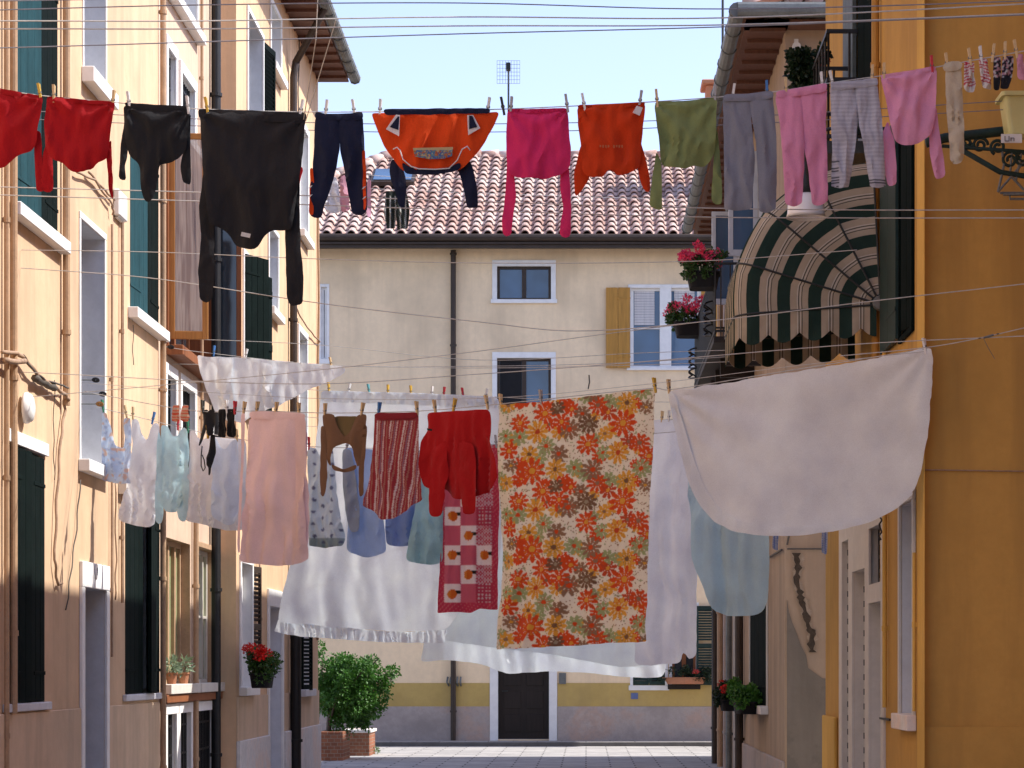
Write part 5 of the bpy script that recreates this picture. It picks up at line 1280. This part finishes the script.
sock('small pink sock cut by the right picture edge', 1030, 52, 8, 28, lambda x, y: (.60, .28, .38), tilt=1)
for x_, c_, s_ in ((970, 'wooden', 'left striped sock'), (981, 'white', 'right striped sock'), (993, 'wooden', 'first dark flowered sock'), (1005, 'wooden', 'second dark flowered sock'), (1016, 'wooden', 'small pink sock')):
    peg(PA, x_, yA(x_)-2, c_, f'{c_} clothes peg on the top of the {s_}')

# ---------------- middle row
rn2 = random.Random(8)
for k, (x_, lab) in enumerate(((177, 'tiny orange striped sock, left one beside the white window'), (186, 'tiny orange striped sock, right one beside the white window'))):
    sock(lab, x_, 405, 7, 17, lambda x, y: (.62, .10, .05) if int(y/1.7) % 2 else (.60, .45, .35), PB, tilt=-1)
g_ = garment('bra', 'black strappy bra dangling before the pale shirts', 'bra', PB, (208, 409))
cloth('cup', PB, [(202, 410), (208, 409), (207, 425), (206, 440), (202, 448), (201, 430)], blk, g_, puff=.02, step=2, pr=3)
cloth('cup', PB, [(208, 410), (215, 409), (215, 425), (214, 437), (209, 436), (209, 424)], blk, g_, puff=.02, step=2, pr=3)
cloth('band', PB, [(211, 434), (215, 434), (215, 452), (214, 468), (213.5, 477), (211.5, 476), (211, 466), (209, 467), (210, 455)], blk, g_, puff=.006, step=1.6, pr=2)
put('strap', MB().tube([PB.pt(a, b, .01) for a, b in [(203, 446), (202, 456), (202, 466), (204, 471), (206, 468), (205, 460), (203, 455)]], .005, 5), blk, g_, smooth=True)
peg(PB, 203, 408, 'dark', 'dark clothes peg on the left of the black bra')
peg(PB, 208, 433, 'yellow', 'yellow clothes peg on the middle of the black bra')
for x_, s_ in ((222.5, 'left'), (231.5, 'right')): sock(f'short black sock, {s_} one of the pair beside the bra', x_, 409, 8, 29, lambda x, y: (.012, .012, .014), PB)
peg(PB, 227, 408, 'white', 'white clothes peg between the short black socks'); peg(PB, 235, 409, 'red', 'red clothes peg on the right short black sock')
pk = fab('blush', (.93, .76, .76), trans=.42, crump=.006, cscale=4)
g_ = garment('skirt', 'long blush pink skirt falling in soft vertical folds', 'skirt', PB, (278, 413))
cloth('panel', PB, [(250, 418), (278, 419), (306, 418), (308, 440), (309, 480), (310, 520), (311, 562), (300, 565), (280, 566), (258, 564), (240, 562), (243, 520), (247, 460)], pk, g_, amp=.03, wl=17, aniso=9, top=.2)
cloth('waistband', PB, [(250, 411), (278, 412), (306, 413), (307, 419), (278, 420), (250, 419)], pk, g_, puff=.014, amp=.003, off=.012, pr=3)
cloth('side_panel', PB, [(298, 418), (308, 417), (310, 460), (311, 520), (310, 558), (296, 558), (298, 500), (300, 450)], pk, g_, puff=.012, amp=.012, wl=9, off=.03, aniso=8)
cloth('sash', PB, [(243, 413), (247, 413), (246, 450), (244, 500), (241, 555), (238.5, 552), (241, 500), (243, 450)], pk, g_, puff=.006, amp=.004, step=2, pr=2, off=.02)
pegs(PB, yB, [(244, 'wooden', 'sash'), (257, 'wooden', 'left corner'), (276, 'wooden', 'middle'), (299, 'wooden', 'right corner')], 'blush pink skirt')
br_ = fab('brown', (.22, .125, .075), trans=.3); olv = fab('olive', (.24, .18, .09), trans=.45)
g_ = garment('shrug', 'short brown cropped shrug with tied front and open middle', 'shrug', PB, (344, 414))
cloth('back', PB, [(332, 416), (358, 416), (357, 432), (350, 440), (344, 441), (338, 438), (332, 428)], olv, g_, amp=.005, off=-.02)
cloth('front', PB, [(322, 414), (335, 414), (337, 426), (344, 438), (352, 429), (357, 415), (367, 414), (366, 438), (364, 462), (359, 469), (356, 460), (355, 448), (345, 442), (335, 448), (332, 458), (332, 468), (328, 462), (325, 440)], br_, g_, puff=.022, amp=.01, pr=5, step=2.5)
cloth('band', PB, [(331, 463), (343, 470), (357, 464), (356, 470), (344, 473), (333, 470)], br_, g_, puff=.008, amp=.003, step=2, pr=2)
cloth('sleeve', PB, [(322, 424), (326, 426), (327, 450), (329, 475), (327, 497), (323, 498), (321, 480), (322, 450)], br_, g_, puff=.02, amp=.006, pr=4, step=2.5, off=.01)
cloth('sleeve', PB, [(364, 424), (368, 424), (367, 450), (365, 475), (365, 495), (361, 498), (360, 490), (360, 470), (363, 450)], br_, g_, puff=.02, amp=.006, pr=4, step=2.5, off=.01)
pegs(PB, yB, [(325, 'wooden', 'left shoulder'), (362, 'wooden', 'right shoulder')], 'brown shrug')
def ribbon(x, y):
    u = x-(y-414)*-.13*(1 if x > 390 else .3)
    k = (u*1.0) % 14
    if y < 421: return (.36, .06, .08)
    base = (.36, .045, .06)
    if k < 1.6: return (.72, .60, .62)
    if 2.6 < k < 3.6: return (.60, .40, .36)
    if 5 < k < 6.4: return (.30, .16, .22)
    if 7 < k < 8.2: return (.70, .52, .54)
    if 10 < k < 11: return (.45, .20, .16)
    return base
STR = fabric('fabric striped', None, .35, crump=.004)
g_ = garment('skirt', 'red striped gathered skirt with pointed uneven hem', 'skirt', PB, (397, 413))
cloth('panel', PB, [(375, 416), (397, 418), (419, 415), (420, 450), (422, 478), (423, 500), (414, 504), (405, 512), (394, 519), (383, 520), (374, 511), (363, 506), (368, 485), (372, 460), (374, 439)], STR, g_, amp=.011, wl=14, col=ribbon, step=.9, puff=.02, aniso=7)
cloth('waistband', PB, [(375, 413), (397, 413), (419, 412), (419, 418), (397, 420), (375, 419)], fab('dark red', (.30, .03, .045)), g_, puff=.014, amp=.003, off=.014, pr=3)
pegs(PB, yB, [(379, 'blue', 'left corner'), (417, 'wooden', 'right corner')], 'red striped skirt')
rdk = fab('wool red', (.40, .010, .012), trans=.15)
g_ = garment('jumper', 'red gathered jumper hanging between striped skirt and flowered cloth', 'jumper', PB, (458, 410))
cloth('body', PB, [(427, 413), (458, 411), (490, 409), (492, 425), (493, 445), (498, 462), (500, 478), (495, 488), (478, 497), (465, 500), (452, 498), (446, 488), (436, 490), (424, 487), (421, 465), (424, 440), (430, 425)], rdk, g_, puff=.045, amp=.019, wl=13, aniso=7, top=.4)
cloth('sleeve', PB, [(436, 450), (450, 440), (452, 470), (450, 495), (447, 517), (440, 518), (434, 516), (435, 490), (437, 470)], rdk, g_, puff=.035, amp=.01, wl=9, off=.045, pr=6)
cloth('sleeve', PB, [(463, 440), (478, 445), (481, 470), (481, 495), (479, 515), (473, 514), (468, 516), (464, 495), (463, 470)], rdk, g_, puff=.035, amp=.01, wl=9, off=.045, pr=6)
cloth('emblem', PB, [(434, 429), (439, 430), (438.5, 432), (434, 431)], blk, g_, step=2, amp=0, off=.085, jit=0, smooth=0)
pegs(PB, yB, [(435, 'wooden', 'left corner'), (454, 'yellow', 'middle hem'), (487, 'wooden', 'right corner')], 'red gathered jumper')
# flowered cloth
OR_, RD_, YE_, GN_, BR_, DB_ = (.80, .13, .035), (.66, .12, .05), (.86, .50, .09), (.48, .54, .28), (.42, .26, .16), (.30, .17, .10)
fl_ = [(37.5, 33, 12, YE_, RD_), (33, 72, 14, OR_, YE_), (62, 25, 9, OR_, YE_), (70, 33, 11, BR_, OR_), (88, 29, 10, DB_, (.5, .42, .3)), (123, 31, 14, OR_, YE_), (87, 49, 11, OR_, YE_), (47, 48, 10, GN_, OR_),
       (57, 72, 11, YE_, DB_), (60, 57, 9, BR_, OR_), (118, 60, 12, YE_, RD_), (103, 59, 8, GN_, OR_), (92, 75, 11, BR_, OR_), (82, 96, 8, BR_, OR_), (72, 91, 8, OR_, YE_), (58, 89, 8, DB_, (.5, .42, .3)),
       (97, 89, 10, OR_, BR_), (127, 89, 11, YE_, DB_), (140, 52, 10, OR_, BR_), (142, 78, 10, GN_, OR_), (129, 50, 9, RD_, BR_), (22, 78, 9, OR_, YE_), (20, 101, 10, OR_, YE_), (45, 93, 12, OR_, YE_), (10, 50, 9, OR_, YE_),
       (30, 55, 9, YE_, DB_), (8, 82, 8, YE_, BR_), (108, 86, 8, GN_, BR_), (75, 72, 9, GN_, OR_), (20, 37, 9, GN_, OR_), (149, 66, 10, OR_, YE_), (12, 65, 7, BR_, YE_), (146, 95, 7, BR_, YE_), (105, 40, 8, YE_, BR_), (108, 97, 9, RD_, YE_)]
rf_ = random.Random(6)
fl_ += [(rf_.uniform(3, 150), rf_.uniform(25, 103), rf_.uniform(5, 8.5), rf_.choice([YE_, OR_, GN_, OR_, YE_, GN_]), rf_.choice([OR_, YE_, BR_])) for _ in range(34)]
def flowers(x, y):
    X, Y = x-501, y-402+X_sk(x); PY = 78.0
    best = None
    for i, (fx0, fy0, r, pc, cc) in enumerate(fl_):
        dy = (Y-fy0) % PY
        if dy > PY/2: dy -= PY
        dx = X-fx0
        if abs(dx) > r or abs(dy) > r: continue
        d = math.hypot(dx, dy)
        if d >= r: continue
        n = 10 if r > 9.5 else 8; a = math.atan2(dy, dx)+i
        pet = abs(math.cos(a*n/2)); rr_ = r*(.42+.58*pet**.75)
        if d > rr_: continue
        if d < r*.22: return cc
        if d < r*.55 and pet > .90 and d > r*.3 and r > 9.5: return tuple(.5*a_+.5*b_ for a_, b_ in zip(pc, cc))
        if pet < .26 and d > r*.3: return (.88, .80, .66)
        return pc
    a = noise.noise(Vector((x/4.2, y/4.2, 4))); b = noise.noise(Vector((x/3, y/3, 14)))
    if abs(a) < .022: return (.45, .28, .16)
    if b > .42: return (.50, .52, .32)
    return (.95, .90, .78)
def X_sk(x): return (x-501)*.02*4
FLW = fabric('fabric flowered', None, .52, crump=.006, cscale=5)
g_ = garment('tablecloth', 'cream cloth printed all over with orange, yellow and green daisies', 'tablecloth', PB, (578, 397))
g_ = cloth('tablecloth', PB, [(500, 405), (540, 402), (578, 398), (615, 393), (655, 389), (654, 430), (652, 480), (650, 540), (649, 600), (648, 642), (610, 643), (570, 646), (530, 648), (497, 649.5), (499, 600), (500, 500)], FLW, None, step=1.0, amp=.022, wl=34, aniso=6, col=flowers, top=.15, jit=.8, ease=lambda x, y: .02*math.sin((x-500)/26)*min(1, (y-388)/120))
e_ = bpy.data.objects.get('tablecloth.001') or g_
for o_ in list(bpy.data.objects):
    if o_.name.startswith('tablecloth') and o_.type == 'EMPTY': bpy.data.objects.remove(o_)
g_.name = 'tablecloth'; tag(g_, 'cream cloth printed all over with orange, yellow and green daisies', 'tablecloth')
pegs(PB, yB, [(501, 'wooden', 'left corner'), (541, 'grey', 'top, left of middle'), (655, 'yellow', 'right corner')], 'daisy printed cloth')
# big draped sheet on the right
shw = fab('sheet white', (.90, .93, .98), trans=.5, crump=.004, cscale=3); shw2 = fab('sheet cool', (.89, .93, 1.0), trans=.5, crump=.004, cscale=3)
def radial(x, y, cs, amp=.012, nf=13, fall=130):
    v = 0
    for (cx_, cy_) in cs:
        r = math.hypot(x-cx_, y-cy_); a = math.atan2(y-cy_, x-cx_); v += amp*math.sin(a*nf+cx_)*math.exp(-r/fall)*min(1, r/25)
    return v
def drape(x, y): return .05*math.sin((x-668)/45)*min(1, max(0, (y-360)/90))+radial(x, y, ((668, 391), (933, 347)), .014, 13, 150)
g_ = garment('bed_sheet', 'large off white sheet sagging like a bag at the right', 'sheet', PB, (800, 370))
cloth('cloth', PB, [(668, 391), (690, 389), (740, 381), (800, 371), (860, 361), (933, 347), (931, 385), (927, 430), (920, 470), (911, 492), (893, 508), (868, 520), (835, 529), (800, 534), (765, 534), (738, 530), (718, 520), (703, 503), (692, 478), (684, 448), (676, 418)], shw, g_, amp=.004, wl=46, aniso=1.8, top=.9, ease=drape, step=3.5, jit=1.5)
cloth('border', PB, [(669, 391), (676, 393), (684, 420), (694, 452), (706, 485), (722, 508), (745, 522), (790, 528), (840, 523), (878, 511), (905, 490), (914, 492), (893, 510), (868, 522), (835, 531), (800, 536), (765, 536), (738, 532), (716, 521), (701, 503), (690, 478), (682, 448), (674, 418)], shw, g_, amp=.004, wl=20, off=.012, ease=drape, step=3.5, jit=.5)
pegs(PB, yB, [(669, 'wooden', 'left corner'), (925, 'white', 'right corner')], 'large off white sheet')
for x0_, yb in ((773, 551), (822, 555)):
    g2 = cloth('ribbon', PC, [(x0_, 520), (x0_+6, 520), (x0_+5, yb), (x0_-.5, yb-2)], fabric('fabric ribbon%d' % x0_, None, .3), None, step=1.2, amp=.004, wl=4, col=lambda x, y: (.15, .25, .62) if int(x) % 3 == 0 else (.55, .62, .75))
    tag(g2, 'blue and white ribbon end below the off white sheet, '+('left one' if x0_ < 800 else 'right one beside the orange corner'), 'ribbon', 'ribbon ends below the sheet')

# ---------------- lower left row of pale clothes
def pale(name, label, cat, outline, mat, plane=PC, at=None, puff=.025, pgs=(), short='', yf=yC, parts=(), **k):
    g_ = garment(name, label, cat, plane, at or outline[0])
    cloth('body', plane, outline, mat, g_, puff=puff, amp=k.pop('amp', .022), wl=k.pop('wl', 11), **k)
    for nm, o_, m_ in parts: cloth(nm, plane, o_, m_, g_, puff=.02, amp=.012, wl=8, off=.03, pr=5)
    pegs(plane, yf, pgs, short); return g_
whl = fab('white cotton', (.92, .93, .97), trans=.5); blu = fab('pale aqua', (.72, .90, .94), trans=.5); blw = fab('bluish white', (.80, .87, .97), trans=.5); whw = fab('warm white', (.93, .92, .92), trans=.5)
def teddy(x, y):
    a = noise.noise(Vector((x/5.2, y/5.2, 2))); b = noise.noise(Vector((x/3.2, y/3.2, 22)))
    if a > .36: return (.84, .62, .50)
    if b > .33: return (.54, .60, .74)
    if b < -.38: return (.85, .86, .9)
    return (.74, .82, .93)
TED = fabric('fabric teddy', None, .45)
pale('vest', 'grey blue baby vest with tiny peach print, leftmost of the pale clothes', 'vest', [(102, 411), (107, 413), (110, 424), (116, 446), (123, 448), (125, 436), (124, 418), (131, 418), (132, 440), (133, 484), (118, 484), (104, 481), (103, 450)], TED, pgs=[(103, 'green', 'left strap'), (126, 'wooden', 'right strap')], short='baby vest', col=teddy, step=1.3, pr=5)
pale('nightshirt', 'long white nightshirt with a deep neckline', 'nightshirt', [(132, 418), (138, 419), (142, 434), (148, 442), (152, 425), (157, 421), (160, 424), (159, 450), (158, 490), (156, 525), (150, 528), (138, 526), (128, 524), (119, 520), (123, 500), (129, 480), (133, 450)], whl, pgs=[(133, 'wooden', 'left shoulder'), (153, 'blue', 'right shoulder')], short='long white nightshirt')
pale('nightshirt', 'pale aqua child nightshirt with long hanging sleeves', 'nightshirt', [(161, 424), (168, 425), (173, 438), (179, 436), (182, 427), (188, 428), (189, 450), (186, 475), (184, 500), (180, 511), (172, 513), (166, 512), (163, 500), (162, 470)], blu,
     pgs=[(178, 'red', 'neck'), (188, 'green', 'right shoulder')], short='pale aqua nightshirt', parts=[('sleeve', [(160, 430), (164, 445), (163, 480), (165, 505), (163, 526), (157, 523), (157, 490), (158, 450)], blu), ('sleeve', [(187, 438), (190, 460), (191, 490), (187, 523), (180, 521), (178, 508), (182, 490), (185, 470)], blu)])
pale('shirt', 'warm white sleeveless shirt behind the black bra', 'shirt', [(190, 429), (196, 431), (199, 440), (206, 440), (209, 432), (214, 434), (214, 470), (213, 526), (200, 524), (186, 521), (188, 490), (190, 460)], whw, pgs=[(213, 'white', 'right strap')], short='warm white sleeveless shirt')
pale('shirt', 'bluish white sleeveless shirt between black bra and pink skirt', 'shirt', [(213, 446), (217, 436), (222, 450), (228, 450), (232, 441), (238, 438), (240, 455), (240, 490), (239, 522), (232, 527), (222, 522), (214, 518), (213, 490)], blw, pgs=[(237, 'wooden', 'right strap')], short='bluish white sleeveless shirt', off=.03)
pale('pillow_case', 'plain white cloth behind the shirts beside the pink skirt', 'cloth', [(206, 436), (246, 440), (248, 480), (246, 530), (228, 531), (206, 526)], whw, plane=Plane((-4.3, 22.3), (2.3, 21.4)), at=(226, 438), short='')
def dots(x, y):
    X, Y = (x-310) % 9, (y-446+(int((x-310)/9) % 2)*6) % 12
    if math.hypot(X-4.5, Y-6) < 1.7: return (.22, .25, .36)
    return (.74, .84, .90) if y < 538 else (.40, .50, .52)
pale('pyjama', 'grey blue pyjama piece with small scattered motifs behind the brown shrug', 'pyjama', [(308, 447), (316, 448), (320, 456), (326, 447), (333, 449), (336, 480), (340, 510), (345, 538), (343, 546), (325, 548), (310, 546), (308, 500)], fabric('fabric dots', None, .4), pgs=[(309, 'red', 'left corner')], short='motif pyjama', col=dots, step=1.3)
lb = fab('light blue', (.50, .68, .95), trans=.35); mb_ = fab('mid blue', (.28, .42, .74), trans=.3); tq = fab('turquoise', (.48, .76, .82), trans=.35); lb2 = fab('grey blue', (.44, .52, .62), trans=.35)
pale('shirt', 'light blue denim shirt with rounded tail below the striped skirt', 'shirt', [(345, 448), (375, 449), (380, 470), (384, 510), (387, 552), (376, 556), (364, 558), (352, 553), (346, 550), (349, 525), (344, 480)], lb, short='', wl=14, parts=[('sleeve', [(343, 449), (352, 449), (357, 480), (361, 510), (360, 532), (352, 534), (348, 520), (344, 490)], lb2)], pgs=[(347, 'grey', 'left corner')])
pale('shorts', 'mid blue embroidered shorts below the striped skirt', 'shorts', [(384, 450), (416, 449), (418, 500), (417, 545), (400, 547), (387, 545), (385, 500)], mb_, pgs=[(415, 'grey', 'right corner')], short='mid blue shorts', off=-.01)
pale('nightshirt', 'turquoise cotton piece hanging below the red jumper', 'nightshirt', [(419, 449), (441, 448), (443, 480), (444, 520), (443, 562), (434, 565), (420, 564), (406, 561), (411, 535), (416, 510), (418, 480)], tq, short='', off=.01)
def towel(x, y):
    if x < 445+.0*y or x > 493 or y > 603: return (.68, .09, .16) if (x+y) % 5 > .8 else (.74, .25, .28)
    u, v = (x-445)/16, (y-448)/19.5; i, j = int(u), int(v); a, b = (u-i-.5)*16, (v-j-.5)*19.5
    if (i+j) % 2 == 0: return (.72, .20, .28) if not (i == 2 and j % 2 == 0) else ((.65, .10, .16) if (int(x/1.6)+int(y/1.6)) % 2 else (.75, .6, .62))
    if i == 0 and j % 4 == 2 or i == 2 and j % 4 == 3:
        return (.62, .10, .16) if (int(x/1.8) % 2 or int(y/1.8) % 2) else (.78, .70, .70)
    if math.hypot(a, b*.95) < 4.6: return (.72, .22, .04) if a > -1.5 else (.80, .34, .06)
    if a > 3 and abs(b+2) < 1.6: return (.05, .05, .04)
    return (.92, .84, .82)
TWL = fabric('fabric towel', None, .5)
tw = cloth('tea_towel', PC, [(446, 447), (472, 447), (499, 444), (499, 500), (499, 560), (498, 610), (480, 609), (472, 613), (455, 612), (438, 613), (440, 570), (443, 510)], TWL, None, step=1.1, amp=.02, wl=20, aniso=7, col=towel)
tag(tw, 'pink chequered tea towel with orange fruit beneath the red jumper', 'tea towel')
peg(PC, 496, yC(496)-1.5, 'grey', 'grey clothes peg on the right corner of the tea towel')
# ---------------- sheets behind
def frillcloth(): pass
g_ = garment('bed_sheet', 'white sheet with a gathered frill, partly in bright sun', 'sheet', PD, (400, 393))
cloth('cloth', PD, [(322, 391), (360, 392), (410, 393), (460, 395), (500, 398), (502, 500), (500, 560), (447, 630), (400, 632), (360, 629), (320, 627), (279, 622), (283, 600), (292, 560), (304, 510), (316, 450)], shw2, g_, amp=.018, wl=30, aniso=7, top=.3, step=4)
frl = []
nfr = 60
bot = [(275, 632), (300, 636), (323, 638), (350, 640), (380, 642), (410, 643), (445, 643)]; topf = [(279, 619), (300, 623), (323, 626), (350, 628), (380, 631), (410, 632), (448, 630)]
cloth('frill', PD, topf+bot[::-1], shw2, g_, amp=.009, wl=4, aniso=14, top=.6, step=1.4, off=.012, jit=.8)
cloth('hem_band', PD, [(322, 391), (410, 393), (498, 397), (498, 408), (410, 405), (322, 402)], shw2, g_, amp=.01, wl=4, off=.012, step=2.5, aniso=5)
pegs(PD, yD, [(329, 'yellow', 'left corner'), (349, 'white', 'top, second from left'), (369, 'teal', 'top, third from left'), (388, 'yellow', 'top, fourth from left'), (411, 'yellow', 'top, fifth from left'), (432, 'white', 'top, sixth from left'), (444, 'red', 'top, seventh from left'), (463, 'red', 'top, eighth from left'), (486, 'white', 'right end')], 'frilled white sheet')
g_ = garment('bed_sheet', 'wide plain white sheet behind the flowered cloth, lowest of all', 'sheet', PE, (560, 424))
cloth('cloth', PE, [(400, 424), (480, 425), (560, 424), (655, 421), (660, 500), (664, 600), (668, 676), (650, 678), (627, 677), (590, 673), (552, 671), (525, 673), (508, 674), (496, 669), (485, 664), (450, 660), (421, 662), (428, 640), (432, 600), (420, 500)], shw2, g_, amp=.022, wl=24, aniso=9, top=.3, step=4)
cloth('folded_layer', PE, [(440, 428), (560, 426), (640, 424), (644, 520), (648, 600), (650, 664), (640, 667), (622, 667), (560, 655), (500, 648), (446, 640)], shw2, g_, amp=.012, wl=22, aniso=9, top=.3, step=4, off=.06)
pegs(PE, yE, [(640, 'white', 'right corner')], 'wide plain white sheet')
PH = Plane((-4.1, 27.6), (2.3, 22.9))
g_ = garment('bed_sheet', 'lavender white sheet between flowered cloth and blue blanket', 'sheet', PH, (672, 420))
cloth('cloth', PH, [(636, 421), (660, 420), (688, 418), (692, 450), (697, 500), (697, 560), (698, 600), (697, 656), (690, 661), (684, 650), (683, 663), (665, 664), (648, 666), (636, 664), (634, 560)], fab('lavender', (.88, .91, .99), trans=.45), g_, amp=.017, wl=15, aniso=12, top=.35, step=3.5)
for x_, c_, p_ in ((662, 'wooden', 'left'), (669, 'white', 'middle'), (675, 'wooden', 'right')): peg(PH, x_, yE(x_)-2, c_, f'{c_} clothes peg, {p_} of the three above the lavender sheet')
PI_ = Plane((-4.1, 27.2), (2.3, 22.4))
g_ = garment('blanket', 'pale blue blanket hanging beneath the off white sheet', 'blanket', PI_, (735, 430))
cloth('cloth', PI_, [(686, 424), (735, 425), (768, 423), (770, 480), (771, 540), (770, 598), (766, 610), (757, 616), (742, 616), (725, 616), (717, 612), (710, 600), (703, 580), (694, 560), (690, 500)], fab('blanket blue', (.62, .80, .89), trans=.45), g_, amp=.02, wl=17, aniso=12, top=.35, step=3.5)
rope(PH, [(250, 424), (450, 430), (655, 421), (700, 417), (838, 408)], .0025, 'thin cord holding the lavender sheet')
# crumpled cloth upper left
g_ = garment('tablecloth', 'crumpled sheer white cloth bunched over the line at the left', 'cloth', PF, (246, 357))
cloth('cloth', PF, [(196, 354), (205, 357), (220, 357), (246, 358), (280, 361), (315, 364), (346, 367), (346, 373), (330, 382), (305, 392), (278, 406), (262, 412), (240, 424), (234, 420), (225, 412), (217, 414), (212, 400), (205, 384), (200, 368)], fab('sheer white', (.92, .94, .98), trans=.5, crump=.008, cscale=6), g_, amp=.018, wl=16, aniso=3, top=.5, step=2.5)
cloth('fold', PF, [(222, 358), (236, 360), (233, 380), (238, 412), (234, 425), (222, 414), (219, 385)], fab('sheer white', None), g_, amp=.02, wl=7, step=2.5, puff=.02, off=.06)
cloth('fold', PF, [(262, 362), (276, 366), (272, 385), (278, 404), (270, 410), (263, 395), (266, 378)], fab('sheer white', None), g_, amp=.02, wl=7, step=2.5, puff=.02, off=.06)
pegs(PF, yF, [(214, 'blue', 'left end'), (246, 'white', 'middle'), (331, 'wooden', 'right end')], 'crumpled white cloth')
# far line of tiny clothes before the roof
def tiny(label, cat, o_, c_, nm, plane=PG):
    q = cloth(nm, plane, o_, fab(nm+label[:6], c_, trans=.35), None, step=3, amp=.03, wl=6); tag(q, label, cat, 'clothes far off before the roof')
tiny('tiny white shirt far behind the navy trousers', 'shirt', [(327, 178), (337, 176), (340, 195), (342, 213), (326, 214), (324, 195)], (.75, .75, .78), 'shirt')
tiny('tiny pink towel far behind the navy trousers', 'towel', [(340, 176), (348, 174), (350, 212), (341, 213)], (.65, .35, .42), 'towel')
tiny('tiny rose towel showing right of the navy trousers', 'towel', [(367, 178), (371, 178), (371, 219), (367, 219)], (.65, .38, .48), 'towel')
tiny('red cloth showing beside the big black jumper sleeve', 'towel', [(295, 165), (304, 167), (301, 180), (297, 200), (293, 198)], (.5, .02, .03), 'towel', Plane((-3.6, 30), (-1, 30)))
PJ = Plane((-4.1, 40), (2.2, 40))
for nm, o_, p_ in (('left', [(386, 191), (398, 192), (398, 208), (395, 229), (387, 229), (384, 215)], 0), ('right', [(397, 193), (407, 194), (410, 210), (408, 229), (397, 230), (396, 212)], 1)):
    q = cloth('trousers', PJ, o_, fabric('fabric pin '+nm, None, .05), None, step=1, amp=.03, wl=5, col=lambda x, y: (.5, .48, .42) if int(x) % 5 == 0 and y > 196 else (.02, .025, .02))
    tag(q, f'dark striped trousers far off below the orange sweatshirt, {nm} one', 'trousers', 'clothes far off before the roof')
rope(PJ, [(318, 186), (400, 190), (560, 196), (690, 200)], .004, 'far cord carrying the dark striped trousers', 'cord')
